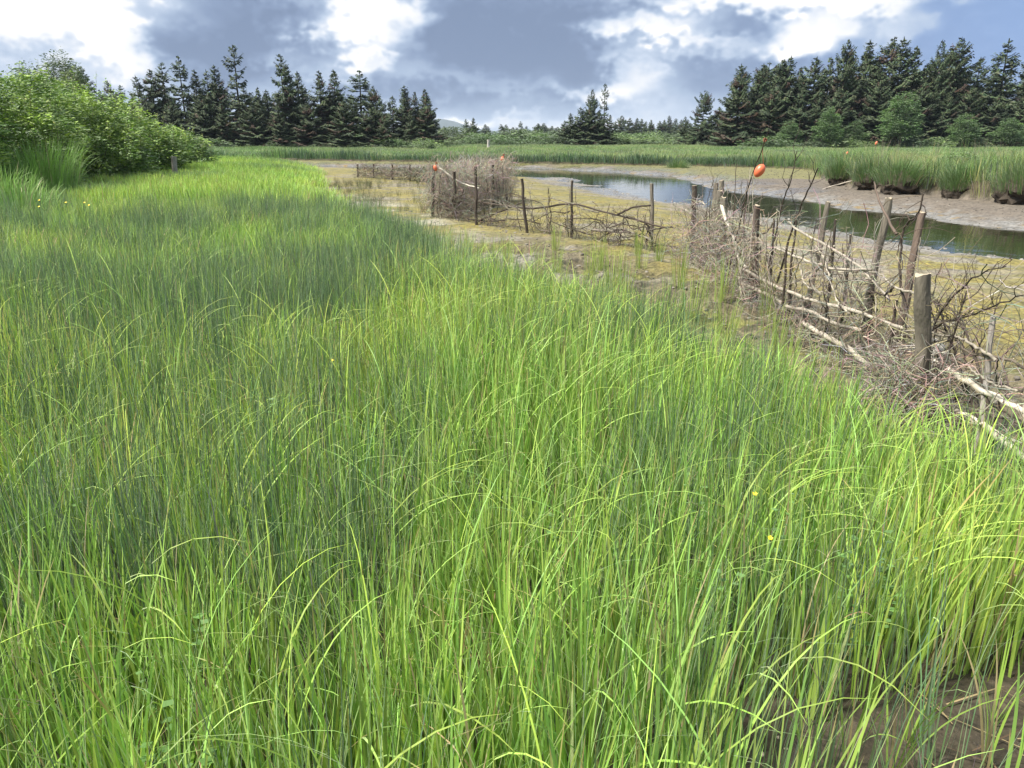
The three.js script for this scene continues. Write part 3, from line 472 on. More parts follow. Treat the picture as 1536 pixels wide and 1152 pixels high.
{
  const R = rng(4242);
  const S = [spruce(11, { r: 1.9 }), spruce(12, { r: 1.75, open: 0.16 }), spruce(13, { r: 2.1, cones: 0.14 }), spruce(14, { r: 1.55, open: 0.2, pow: 0.6 }), spruce(15, { r: 2.2, gap: 0.31 }), spruce(16, { r: 1.9, cones: 0.4, open: 0.05 })];
  const thin = [spruce(21, { r: 1.05, open: 0.34, pow: 0.45, from: 0.12 }), spruce(22, { r: 1.2, open: 0.3, pow: 0.5 })];
  const wide = [spruce(31, { r: 2.9, gap: 0.3, pow: 0.85, open: 0.05 }), spruce(32, { r: 3.2, gap: 0.33, pow: 0.7, open: 0.12, cones: 0.15 }), spruce(33, { r: 3.0, gap: 0.3, open: 0.14, cones: 0.3 })];
  const LOOK = new Map([[S[0], 'full-crowned'], [S[1], 'loosely branched'], [S[2], 'cone-flecked'], [S[3], 'narrow'], [S[4], 'wide-tiered'], [S[5], 'brownish'], [wide[0], 'broad dense'], [wide[1], 'broad spreading'], [wide[2], 'broad brown-flecked'], [thin[0], 'ragged'], [thin[1], 'slender open']]);
  const row = (list, z, protos, label, group, k0 = 1, spread = 6) => list.forEach(([x, h, kx = 1], k) => {
    const proto = protos[Math.floor(R() * protos.length)], zz = z - R() * spread, f = zz / z; plant(proto, 'spruce_tree', label.replace('SIZE', h > 11.5 ? 'very tall' : h > 8.3 ? 'tall' : h > 6 ? 'middling' : 'short').replace('LOOK', LOOK.get(proto)), 'spruce tree', x * f, -0.3, zz, (h + 0.3) * f / 10 * k0 * kx * (0.9 + 0.25 * R()), (h + 0.3) * f / 10, R() * 6.283, group);
  });
  const LEFT = 'SIZE LOOK spruce in the dense row beyond the leafy shrubs', LG = 'spruces in the row beside the leafy shrubs';
  row([[-48.8, 9.0], [-42.7, 8.1], [-41, 8.7], [-39.6, 9.3], [-36, 8.7], [-34.6, 8.7], [-33.7, 9.2], [-30.6, 6.8], [-29, 6.8], [-28, 6.6], [-25.5, 9], [-24.4, 8.5], [-21.9, 8.6], [-20.2, 8.7], [-20.8, 6.3], [-13.7, 5.9], [-12.3, 7], [-11.1, 6.3], [-9.7, 6.2, 1.1], [-46, 7.5], [-52, 8], [-44.6, 7]], -92, S, LEFT, LG, 1.15, 5);
  row([[-43.5, 6], [-40.2, 6], [-37.4, 5.3], [-34, 6], [-31.9, 5.3], [-28.7, 4.8], [-25.7, 5.3], [-22.5, 5], [-18.5, 5.3], [-16, 4.3], [-14.1, 3.9], [-11.2, 4.3]], -88, [wide[0], wide[2], S[5]], LEFT, LG, 1.2, 2);
  row([[-31.3, 11.3]], -92, [thin[0]], 'tallest spruce of the row beside the leafy shrubs, with a thin ragged top', null, 1.25, 0);
  row([[-37.6, 10.1]], -92, [thin[1]], 'slender open spruce rising over the row close to the leafy shrubs', null, 1.2, 0);
  row([[-26.1, 10.3]], -92, [S[3]], 'tall narrow spruce with a pointed top in the middle of the long row', null, 1.1, 0);
  row([[-17.3, 8.6]], -92, [thin[1]], 'open spruce with sky showing between its boughs', null, 1.9, 0);
  row([[-15.5, 6.9]], -90, [wide[2]], 'broad brownish spruce laden with cones in the long row', null, 0.9, 0);
  row([[-7.5, 4.2], [-6.3, 4.4]], -130, [S[0], S[4]], 'dark spruce of the small pair standing apart from the rows', 'pair of small spruces', 1.3, 1);
  row([[-3.9, 2.6], [-1.8, 3.4], [1.4, 3.8], [4.3, 3.5]], -130, [thin[1], S[1], S[3]], 'small spruce standing singly among the willow shrubs', 'single spruces among the willow shrubs', 1.4, 3);
  row([[11.2, 7.8]], -112, [wide[0]], 'large full spruce in the middle clump between the two rows', null, 0.72, 0);
  row([[12.9, 8.5]], -112, [thin[0]], 'thin ragged spruce beside the large full one in the middle clump', null, 0.85, 0);
  row([[8.1, 4.6], [9.5, 5.4], [10.4, 5], [12.2, 4.6], [7.3, 3.6], [13.6, 4.4]], -111, [S[0], S[4], wide[0]], 'low spruce at the foot of the middle clump', 'low spruces of the middle clump', 1.35, 1);
  row([[30.3, 6.7], [32.5, 6.2], [34.5, 6.2], [37, 5.3], [38.4, 5.7], [40.8, 5.3], [43.3, 6.7], [45.2, 6], [46.7, 5.7], [28.5, 5], [35.8, 5.9], [42, 5.6], [48.5, 5.8], [50.5, 5.6]], -220, [S[0], S[2], wide[0]], 'LOOK small spruce in the low dark line far behind the marsh shrubs', 'distant spruces behind the marsh shrubs', 1.5, 25);
  row([[-4, 5], [2, 4.6], [6, 5.2], [10, 4.6], [14, 5.4], [-10, 5.2], [19, 5], [23, 5.4], [26, 4.8], [-16, 5]], -330, [S[0], wide[0]], 'tiny far spruce in front of the wooded hills', 'far spruces in front of the hills', 2, 60);
  { const l = []; for (let k = 0; k < 34; k++) l.push([mix(-42, 82, (k + R()) / 34), 4.2 + 1.5 * R()]); row(l, -270, [S[0], S[2], S[4], wide[0]], 'LOOK tiny spruce in the distant tree line below the hills', 'spruces of the distant tree line', 2.2, 40); }
  row([[26.8, 7.6]], -112, [wide[1]], 'broad spruce standing at the open end of the tall wood across the channel', null, 0.85, 0);
  row([[24.5, 4.2], [29.3, 5.5], [30.6, 4.6]], -113, [S[4], wide[0]], 'low spruce beside the broad one at the end of the tall wood', 'low spruces beside the broad one', 1.3, 1);
  const RIGHT = 'SIZE LOOK spruce in the wood across the channel', RG = 'spruces in the wood across the channel';
  row([[27.7, 9.3], [29.8, 9.2], [30.3, 9.8], [32.5, 10.2], [33.4, 10.7], [36.6, 10.6], [38.3, 10.5], [42.6, 12.4], [45.5, 12.7], [46.7, 12.8], [48.4, 11.8], [52.6, 11.6], [53.5, 12.7], [56.3, 10.5], [62.9, 12.4], [35, 8.5], [66, 11], [40.8, 10.2], [50, 9.8], [44, 10]], -98, [S[0], S[2], S[4], wide[0], wide[2]], RIGHT, RG, 1.12, 4);
  row([[30.4, 7], [33.9, 7], [38.1, 7], [42.9, 8.5], [48.1, 7.7], [53.6, 7], [56.9, 6.3], [36, 6], [46, 6.5], [51, 6.5], [60, 7]], -94, [wide[0], wide[2], S[4]], RIGHT, RG, 1.2, 2);
  row([[40.1, 12.5]], -98, [wide[2]], 'brownish spruce with a spreading top in the wood across the channel', null, 0.75, 0);
  row([[50.8, 12.4]], -97, [wide[0]], 'full green spruce with an even cone top in the wood across the channel', null, 0.62, 0);
  row([[59.3, 12.6]], -98, [S[1]], 'open spruce with sky between its boughs in the wood across the channel', null, 1.3, 0);
  const back = (n, x0, x1, z, h0, h1, label, group) => { const l = []; for (let k = 0; k < n; k++) l.push([mix(x0, x1, (k + 0.8 * R()) / n), mix(h0, h1, R())]); row(l, z, [S[0], S[2], S[4], S[5], wide[0], wide[1]], label, group, 1.2, 3); };
  back(22, -56, -10, -99, 5.2, 7.8, LEFT, LG); back(22, 29, 72, -105, 8, 11.5, RIGHT, RG);
  // broadleaf trees
  const tree = (seed, col, colY) => leafy(seed, { lobes: [[0, 3.6, 0, 1.7, 2.2, 1.7], [0.9, 2.6, 0.3, 1.3, 1.4, 1.3], [-0.9, 2.3, -0.2, 1.3, 1.3, 1.3], [0.1, 5.3, 0, 0.9, 1.1, 0.9]], stems: 4, clumps: 52, clump: 0.42, leaves: 34, leaf: 0.22, young: 0.3, col, colY, trunk: 3.4, trunkR: 0.11 });
  const maple = tree(51, [0.085, 0.18, 0.035], [0.14, 0.26, 0.045]), alder = tree(52, [0.075, 0.125, 0.035], [0.14, 0.2, 0.05]);
  plant(maple, 'broadleaf_tree', 'bright green broadleaf tree in front of the dark wood', 'tree', 43.8, -0.3, -90, 1.15, 1.02, 1, null);
  plant(maple, 'broadleaf_tree', 'green broadleaf tree at the foot of the wood, beside the narrow spruces', 'tree', 36.2, -0.3, -91, 0.8, 0.78, 2.4, null);
  plant(alder, 'broadleaf_tree', 'pale green loose tree rising behind the leafy shrubs', 'tree', -33.5, 0, -60, 0.95, 1.14, 0.4, 'pale trees behind the shrubs');
  plant(alder, 'broadleaf_tree', 'pale green loose tree rising behind the leafy shrubs', 'tree', -31.4, 0, -58, 0.75, 1.0, 2.2, 'pale trees behind the shrubs');
  plant(alder, 'broadleaf_tree', 'pale green loose tree rising behind the leafy shrubs', 'tree', -36.6, 0, -62, 0.85, 1.05, 4.2, 'pale trees behind the shrubs');
  [[39.8, -92.5, 0.7, 0.55, maple, 'low round broadleaf tree between the two taller bright ones'], [52, -91.5, 0.9, 0.66, maple, 'dark round broadleaf tree under the even-topped spruce'], [57, -91, 0.9, 0.6, maple, 'round broadleaf tree below the open spruce across the channel'], [32.6, -93, 0.7, 0.55, maple, 'round broadleaf tree under the narrow end of the wood']].forEach(([x, z, sx, sy, p, l], k) => plant(p, 'broadleaf_tree', l, 'tree', x, -0.3, z, sx, sy, k * 1.3, null));
  // low shrubs at the foot of the woods
  const far = [0, 1, 2, 3].map((k) => leafy(60 + k, { lobes: [[0, 0.9, 0, 1.5, 0.9, 1.2], [1.1, 0.7, 0.2, 1.0, 0.7, 1.0], [-1.0, 0.6 + 0.15 * k, 0, 1.1, 0.75, 1.0]], stems: 3, clumps: 30, clump: 0.36, leaves: 30, leaf: 0.2, young: 0.35, col: [[0.075, 0.15, 0.03], [0.055, 0.11, 0.025], [0.1, 0.18, 0.035], [0.08, 0.13, 0.035]][k], colY: [[0.12, 0.22, 0.04], [0.09, 0.16, 0.035], [0.17, 0.27, 0.05], [0.12, 0.18, 0.05]][k] }));
  const SL = 'SIZE rounded TONE willow shrub at the edge of the far marsh', SG = 'willow shrubs along the far marsh edge';
  const shrubRow = (x0, x1, z, n, h0, h1, label, group) => { for (let k = 0; k < n; k++) { const x = mix(x0, x1, (k + R() * 0.9) / n), h = mix(h0, h1, R()), q = Math.floor(R() * 4); plant(far[q], 'willow_shrub', label.replace('SIZE', h > (h0 + h1) / 2 ? 'larger' : 'smaller').replace('TONE', ['fresh green', 'dark green', 'yellow-green', 'dull green'][q]), 'shrub', x, -0.35, z - R() * 7, h * (0.75 + 0.4 * R()), h * 0.62, R() * 6.28, group); } };
  shrubRow(-44, -9, -86, 26, 0.7, 1.5, 'SIZE low TONE shrub at the foot of the long spruce row', 'shrubs at the foot of the long spruce row');
  shrubRow(-12, 32, -112, 34, 1.0, 2.0, SL, SG);
  shrubRow(-10, 30, -122, 18, 1.8, 2.8, SL, SG);
  shrubRow(28, 68, -90, 26, 0.9, 2.0, 'SIZE low TONE shrub at the foot of the wood across the channel', 'shrubs at the foot of the wood across the channel');
  console.log('trees done');

  [[15.2, -26.5, 0.42], [17.5, -24.2, 0.5], [14.2, -30.5, 0.38], [19.5, -27.5, 0.55], [21.5, -23.5, 0.45], [24, -33, 0.6], [17, -33.5, 0.45], [28, -30, 0.55]].forEach(([x, z, h], k) => plant(far[k % 4], 'willow_shrub', (h > 0.5 ? 'knee-high ' : 'very low ') + ['fresh green', 'dark green', 'yellow-green', 'dull green'][k % 4] + ' shrub among the tall grass on the far bank', 'shrub', x, height(x, z), z, h, h * 0.95, k * 1.7, 'low shrubs on the far bank'));
  // the leafy shrubs beside the meadow
  const bush = (seed, lobes, young) => leafy(seed, { lobes, stems: 7, clumps: 120, clump: 0.3, leaves: 44, leaf: 0.13, young, sprigs: 14, thick: 0.9, col: [0.12, 0.22, 0.035], colY: [0.27, 0.4, 0.055] });
  const bushes = [
    [71, -14.2, -17.5, [[0, 2.2, 0, 2.4, 2.4, 2.2], [1.7, 1.4, 0.6, 1.4, 1.4, 1.4], [-2.2, 2.6, -0.5, 2.0, 2.2, 2.0]], 0.4, 'tall dense leafy shrub with the highest crown beside the tall grass clumps'],
    [72, -14.6, -22, [[0, 1.7, 0, 2.2, 1.9, 2.1], [1.5, 1.1, 0.8, 1.4, 1.2, 1.3], [-2, 2, 0, 1.9, 1.8, 1.9]], 0.3, 'dense leafy shrub between the highest one and the weathered post'],
    [73, -14.6, -26.5, [[0, 1.55, 0, 2.2, 1.6, 2.1], [1.4, 0.9, 1, 1.3, 1.0, 1.3], [-2, 1.7, -0.6, 2, 1.7, 1.8]], 0.35, 'dense leafy shrub right behind the weathered post'],
    [74, -15.6, -31, [[0, 1.3, 0, 2.1, 1.35, 2.1], [1.6, 0.8, 0.3, 1.2, 0.9, 1.2]], 0.3, 'low leafy shrub past the weathered post'],
    [75, -15.6, -35.5, [[0, 0.9, 0, 1.6, 1.0, 1.6], [1.2, 0.55, 0.2, 0.9, 0.7, 0.9]], 0.25, 'lowest leafy shrub at the end of the hedge by the marsh'],
  ];
  for (const [seed, x, z, lobes, young, label] of bushes) { const b = bush(seed, lobes, young + 0.12); b.name = numbered('leafy_shrub'); b.position.set(x, 0, z); scene.add(shade(b)); tag(b, label, 'shrub', 'leafy shrubs beside the meadow'); }
}

// ---------------------------------------------------------------- brush fences
const woodBump = noiseTex(256, 10, 4, 7700); woodBump.repeat.set(2, 3);
const postMat = new THREE.MeshStandardMaterial({ vertexColors: true, roughness: 0.85, bumpMap: woodBump, bumpScale: 0.006 });
const twigMat = new THREE.MeshStandardMaterial({ vertexColors: true, roughness: 0.9 });
function postMesh(name, foot, head, r0, r1, col, cut, parent, seed, bury = 0.25) {
  const R = rng(seed), dir = head.clone().sub(foot), len = dir.length(); dir.normalize();
  const g = new THREE.CylinderGeometry(r1, r0, len + bury, 20, 44, false), p = g.attributes.position, c = [];
  for (let i = 0; i < p.count; i++) {
    let x = p.getX(i), y = p.getY(i), z = p.getZ(i); const a = Math.atan2(z, x), t = y / len, rr = Math.hypot(x, z), top = y > (len + bury) / 2 - 1e-4;
    const n = 1 + (vn(Math.cos(a) * 1.5 + seed, y * 5 + Math.sin(a) * 1.5) - 0.5) * 0.26 + (vn(Math.cos(a) * 5 + seed, y * 26 + Math.sin(a) * 5) - 0.5) * 0.09; x = x * n + (vn(t * 4 + seed, 3) - 0.5) * 0.02; z = z * n + (vn(t * 4, seed) - 0.5) * 0.02;
    if (top && rr > 1e-5) y += (vn(a * 2, seed) - 0.5) * r1 * 0.5; p.setXYZ(i, x, y, z);
    const q = (0.55 + 0.9 * fbm(Math.cos(a) * 2 + seed * 3.1, y * 9 + Math.sin(a) * 2, 4)) * (0.7 + 0.6 * fbm(Math.cos(a) * 7 + seed, Math.sin(a) * 7 + y * 22, 3)), isCut = i >= 45 * 21 && top; const cc = isCut ? cut : col.map((v) => v * q); c.push(...cc);
  }
  g.setAttribute('color', new THREE.Float32BufferAttribute(c, 3)); g.computeVertexNormals();
  const m = new THREE.Mesh(g, postMat); m.name = name; m.quaternion.setFromUnitVectors(V(0, 1, 0), dir); m.position.copy(foot).addScaledVector(dir, (len - bury) / 2).sub(parent ? parent.position : V(0, 0, 0)); if (parent) parent.add(m);
  return m;
}
const GREYS = [[0.21, 0.185, 0.145], [0.31, 0.275, 0.22], [0.45, 0.4, 0.32], [0.13, 0.105, 0.078], [0.07, 0.054, 0.04]];
const smooth = (pts, n) => new THREE.CatmullRomCurve3(pts.map((q) => q.isVector3 ? q : V(...q))).getPoints(n);
function crook(R, a, b, wob, n = 6) { const out = []; for (let k = 0; k <= n; k++) { const t = k / n, w = wob * Math.sin(t * Math.PI) + wob * 0.25; out.push(V(mix(a.x, b.x, t) + (R() - 0.5) * w, mix(a.y, b.y, t) + (R() - 0.5) * w, mix(a.z, b.z, t) + (R() - 0.5) * w)); } return smooth(out, n * 2); }
function withTwigs(mb, tw, R, pts, r0, r1, col, sides, nTwig, tl) {
  mb.tube(pts, pts.map((_, k) => mix(r0, r1, k / (pts.length - 1)) * (0.93 + 0.14 * R())), sides, pts.map(() => { const q = R() < 0.12 ? 0.45 : 0.78 + 0.4 * R(); return col.map((v) => v * q); }));
  for (let k = 0; k < nTwig; k++) {
    const i = 1 + Math.floor(R() * (pts.length - 2)), d = pts[i + 1].clone().sub(pts[i - 1]).normalize().multiplyScalar(0.8).add(V(R() - 0.5, R() - 0.35, R() - 0.5).multiplyScalar(1.5)).normalize(), l = tl * (0.35 + 0.9 * R());
    const q = crook(R, pts[i], pts[i].clone().addScaledVector(d, l), l * 0.22, 3), rr = Math.min(r1, 0.0045) * (0.5 + 0.6 * R());
    tw.tube(q, q.map((_, k2) => mix(rr, rr * 0.3, k2 / (q.length - 1))), 3, col.map((v) => v * (0.8 + 0.5 * R())), false);
    if (R() < 0.6) { const e = q[Math.floor(q.length * 0.55)], d2 = d.clone().add(V(R() - 0.5, R() - 0.4, R() - 0.5).multiplyScalar(1.4)).normalize(), q2 = crook(R, e, e.clone().addScaledVector(d2, l * 0.5), l * 0.12, 2); tw.tube(q2, rr * 0.4, 3, col, false); }
  }
}
function branch(parent, pts, r0, r1, col, seed, nTwig = 0, tl = 0.25, name = 'branch') {
  const R = rng(seed), mb = new MB(), tw = new MB(), off = parent.position, p = pts.map((q) => (q.isVector3 ? q.clone() : V(...q)).sub(off));
  const sm = smooth(p, Math.max(8, p.length * 4)); sm.forEach((q, k) => { if (k && k < sm.length - 1) q.add(V(R() - 0.5, R() - 0.5, R() - 0.5).multiplyScalar(0.012)); });
  withTwigs(mb, tw, R, sm, r0, r1, col, 6, nTwig, tl); const m = mb.build(name, twigMat, parent); if (nTwig) tw.build('twigs', twigMat, m).userData.kind = 'stuff'; return m;
}
// fine curled brushwood inside an ellipsoid or along a strip, too fine to pick apart
function tangle(parent, seed, n, place, lenLo, lenHi, rLo, rHi, upright, tones) {
  const R = rng(seed), mb = new MB(), off = parent.position;
  for (let k = 0; k < n; k++) {
    const c = place(R).sub(off), l = mix(lenLo, lenHi, R()), d = V((R() - 0.5) * 2, (R() - 0.5) * 2, (R() - 0.5) * 2); d.y *= upright; d.normalize();
    const a = c.clone().addScaledVector(d, -l / 2), b = c.clone().addScaledVector(d, l / 2), r = mix(rLo, rHi, R() * R()), col = GREYS[tones[Math.floor(R() * tones.length)]].map((v) => v * (0.75 + 0.5 * R()));
    const q = crook(R, a, b, l * 0.28, 4); mb.tube(q, q.map((_, i) => mix(r, r * 0.45, i / (q.length - 1))), 3, col, false);
    if (R() < 0.4) { const e = q[3 + Math.floor(R() * 3)], d2 = d.clone().add(V(R() - 0.5, R() - 0.5, R() - 0.5).multiplyScalar(1.6)).normalize(), q2 = crook(R, e, e.clone().addScaledVector(d2, l * 0.45), l * 0.12, 2); mb.tube(q2, r * 0.5, 3, col, false); }
  }
  const m = mb.build('brushwood', twigMat, parent); m.userData.kind = 'stuff'; return m;
}
const gy = (x, z) => height(x, z);
const foot = (x, z) => V(x, gy(x, z), z);
const BARK = [0.17, 0.148, 0.115], BARKR = [0.15, 0.11, 0.085], CUT = [0.5, 0.42, 0.3], DARKB = [0.06, 0.045, 0.034], BIRCH = [0.6, 0.55, 0.45], PALE = [0.4, 0.355, 0.29];
{ // the fence beside the meadow, running straight away from the viewer
  const f = thing('brush_fence', 'near brush fence of cut posts and pale poles along the meadow edge', 'fence', 2.47, 0, -6.2);
  const P = (name, x, z, tx, ty, r0, r1, col, seed, cut = CUT) => postMesh(name, foot(x, z), V(tx, ty, z), r0, r1, col, cut, f, seed);
  tag(P('post', 2.34, -4.03, 2.21, 0.94, 0.043, 0.039, BARK.map((v) => v * 0.85), 1), 'thick grey cut post with a pale knot');
  P('post', 3.0, -5.68, 3.03, 1.11, 0.029, 0.026, BARKR, 2); P('post', 2.61, -5.45, 2.65, 1.23, 0.03, 0.025, BARK, 3); P('post', 2.52, -6.37, 2.61, 1.13, 0.026, 0.021, BARK, 4); P('post', 2.57, -7.89, 2.5, 0.97, 0.04, 0.035, DARKB.map((v) => v * 1.5), 5);
  P('post', 2.56, -9.2, 2.52, 0.95, 0.045, 0.04, BARK, 6); P('post', 2.66, -9.9, 2.66, 0.98, 0.04, 0.035, BARK, 7);
  for (const [x, z, tx, ty, k] of [[2.45, -6.71, 2.43, 0.76, 11], [2.49, -6.66, 2.46, 0.97, 12], [2.55, -5.94, 2.5, 1.03, 13], [2.7, -6.0, 2.66, 0.91, 14], [2.5, -5.1, 2.46, 0.72, 15], [2.52, -7.3, 2.5, 0.9, 16], [2.46, -4.7, 2.44, 0.66, 17], [2.48, -3.35, 2.5, 0.5, 18], [2.56, -8.5, 2.58, 0.92, 19]]) P('stake', x, z, tx, ty, 0.014, 0.009, DARKB, k);
  { const k = new THREE.Mesh(new THREE.SphereGeometry(1, 12, 8), new THREE.MeshStandardMaterial({ color: new THREE.Color().setRGB(0.36, 0.32, 0.26), roughness: 0.9 })); k.name = 'knot'; k.scale.set(0.013, 0.0085, 0.006); k.rotation.y = -0.5; k.position.set(2.222 - 0.0195, 0.865, -4.03 + 0.0355).sub(f.position); f.add(k); }
  const rails = [
    [[[2.5, 0.27, -8.21], [2.48, 0.31, -6.87], [2.47, 0.36, -6.09], [2.45, 0.47, -5.13], [2.44, 0.51, -4.56]], 0.02, 0.013, PALE, 6],
    [[[2.51, 0.1, -8.34], [2.49, 0.18, -7.08], [2.48, 0.19, -6.59], [2.47, 0.27, -6.09], [2.46, 0.28, -5.65], [2.45, 0.35, -5.14]], 0.022, 0.015, PALE, 5],
    [[[2.47, 0.14, -6.22], [2.46, 0.15, -5.83], [2.46, 0.17, -5.3], [2.45, 0.14, -4.88]], 0.026, 0.022, PALE, 3],
    [[[2.48, 0.91, -6.87], [2.47, 0.86, -6.42], [2.46, 0.8, -5.6], [2.46, 0.74, -5.22], [2.45, 0.63, -4.81]], 0.013, 0.009, PALE, 7],
    [[[2.49, 0.64, -7.18], [2.47, 0.65, -6.39], [2.47, 0.67, -5.85], [2.45, 0.78, -5.12]], 0.014, 0.01, PALE, 6],
    [[[2.5, 0.86, -9.2], [2.52, 0.63, -8.9], [2.51, 0.53, -8.57], [2.51, 0.37, -8.41], [2.5, 0.31, -8.01]], 0.026, 0.02, BIRCH, 3],
    [[[2.44, 0.42, -4.35], [2.44, 0.4, -4.01], [2.43, 0.4, -3.73], [2.43, 0.4, -3.51], [2.42, 0.41, -3.35], [2.42, 0.4, -2.9]], 0.021, 0.016, BIRCH, 5],
    [[[2.44, 0.21, -4.24], [2.43, 0.22, -3.82], [2.43, 0.23, -3.58], [2.42, 0.21, -3.31], [2.42, 0.18, -2.9]], 0.023, 0.019, BIRCH, 4],
    [[[2.44, 0.06, -4.36], [2.44, 0.12, -4.07], [2.43, 0.19, -3.81]], 0.012, 0.009, PALE, 3],
    [[[2.46, 1.35, -5.29], [2.45, 1.2, -5.11], [2.45, 1.05, -4.86]], 0.006, 0.011, BARKR, 2],
    [[[2.44, 1.32, -4.6], [2.45, 1.2, -4.63], [2.45, 1.12, -4.76], [2.45, 0.98, -4.78], [2.45, 0.82, -4.73], [2.44, 0.6, -4.58], [2.44, 0.3, -4.5]], 0.006, 0.012, DARKB, 9],
    [[[2.44, 0.5, -4.35], [2.44, 0.64, -4.17], [2.44, 0.69, -4.03], [2.43, 0.81, -3.78], [2.43, 0.93, -3.53]], 0.009, 0.004, DARKB, 8],
    [[[2.44, 0.45, -4.3], [2.44, 0.71, -4.19], [2.43, 0.89, -4.0], [2.43, 0.98, -3.86], [2.43, 1.04, -3.7]], 0.008, 0.003, DARKB, 9],
    [[[2.51, 0.1, -8.7], [2.51, 0.77, -8.43], [2.51, 1.1, -8.26], [2.5, 1.34, -8.05], [2.5, 1.6, -7.83], [2.5, 1.79, -7.66]], 0.012, 0.003, DARKB, 4],
    [[[2.49, 0.4, -7.3], [2.49, 1.1, -7.09], [2.48, 1.27, -6.93], [2.48, 1.52, -6.86]], 0.01, 0.004, DARKB, 5],
    [[[2.5, 0.2, -7.1], [2.48, 0.89, -6.74], [2.48, 1.14, -6.56], [2.47, 1.4, -6.32]], 0.011, 0.006, DARKB, 4],
    [[[2.5, 0.1, -8.6], [2.51, 0.74, -8.7], [2.51, 1.35, -8.77]], 0.009, 0.004, DARKB, 4],
    [[[2.44, 0.2, -4.2], [2.44, 0.36, -4.09], [2.43, 0.7, -4.0], [2.43, 0.85, -3.98]], 0.008, 0.004, DARKB, 8],
    [[[2.45, 0.1, -3.5], [2.43, 0.48, -3.73], [2.43, 0.64, -3.91], [2.44, 0.72, -4.07], [2.44, 0.74, -4.29]], 0.009, 0.004, DARKB, 7],
  ];
  rails.forEach(([pts, r0, r1, col, nt], k) => branch(f, pts, r0 * 0.86, r1 * 0.86, col.map((v) => v * [1.0, 0.85, 1.05, 0.9][k % 4]), 40 + k, nt * 2, 0.3));
  const R = rng(61);
  for (let k = 0; k < 135; k++) { // slim rods pushed in upright or woven along
    const z = -3.1 - 7.4 * R(), x = 2.5 + (R() - 0.5) * 0.22, up = R() < 0.55, c = GREYS[[0, 0, 1, 1, 2, 3, 4][Math.floor(R() * 7)]];
    const a = up ? V(x, gy(x, z) - 0.05, z) : V(x, 0.05 + 0.8 * R(), z), b = up ? V(x + (R() - 0.5) * 0.3, 0.45 + 0.65 * R() + (z < -7.8 ? 0.25 * R() : 0), z + (R() - 0.5) * 0.5) : V(2.5 + (R() - 0.5) * 0.2, 0.1 + 0.75 * R(), z - 0.5 - 0.9 * R());
    branch(f, crook(R, a, b, 0.12, 4), 0.005 + 0.005 * R(), 0.003, c, 300 + k, 6, 0.26, 'rod');
  }
  tangle(f, 71, 640, (r) => { const a = r() * 6.283, q = Math.cbrt(r()); return V(2.28 + Math.cos(a) * 0.2 * q, 0.06 + 0.5 * r() * (0.6 + 0.4 * r()), -4.08 + Math.sin(a) * 0.24 * q); }, 0.12, 0.55, 0.0015, 0.0045, 0.8, [0, 1, 1, 2, 2, 3]);
  tangle(f, 72, 800, (r) => V(2.5 + (r() - 0.5) * 0.55, 0.05 + 0.85 * r() * r() ** 0.4, -8.0 - 2.7 * r()), 0.15, 0.7, 0.0018, 0.005, 0.9, [0, 1, 1, 2, 3]);
  tangle(f, 73, 620, (r) => V(2.48 + (r() - 0.5) * 0.28, 0.04 + 0.92 * Math.pow(r(), 1.3), -3.0 - 5.2 * r()), 0.15, 0.7, 0.0012, 0.0045, 0.9, [0, 1, 1, 2, 3]);
  tangle(f, 74, 450, (r) => V(2.5 + (r() - 0.5) * 0.4, 0.02 + 0.14 * r(), -3.0 - 7.4 * r()), 0.15, 0.6, 0.0015, 0.005, 0.2, [0, 1, 2, 3]);
  shade(f);
}
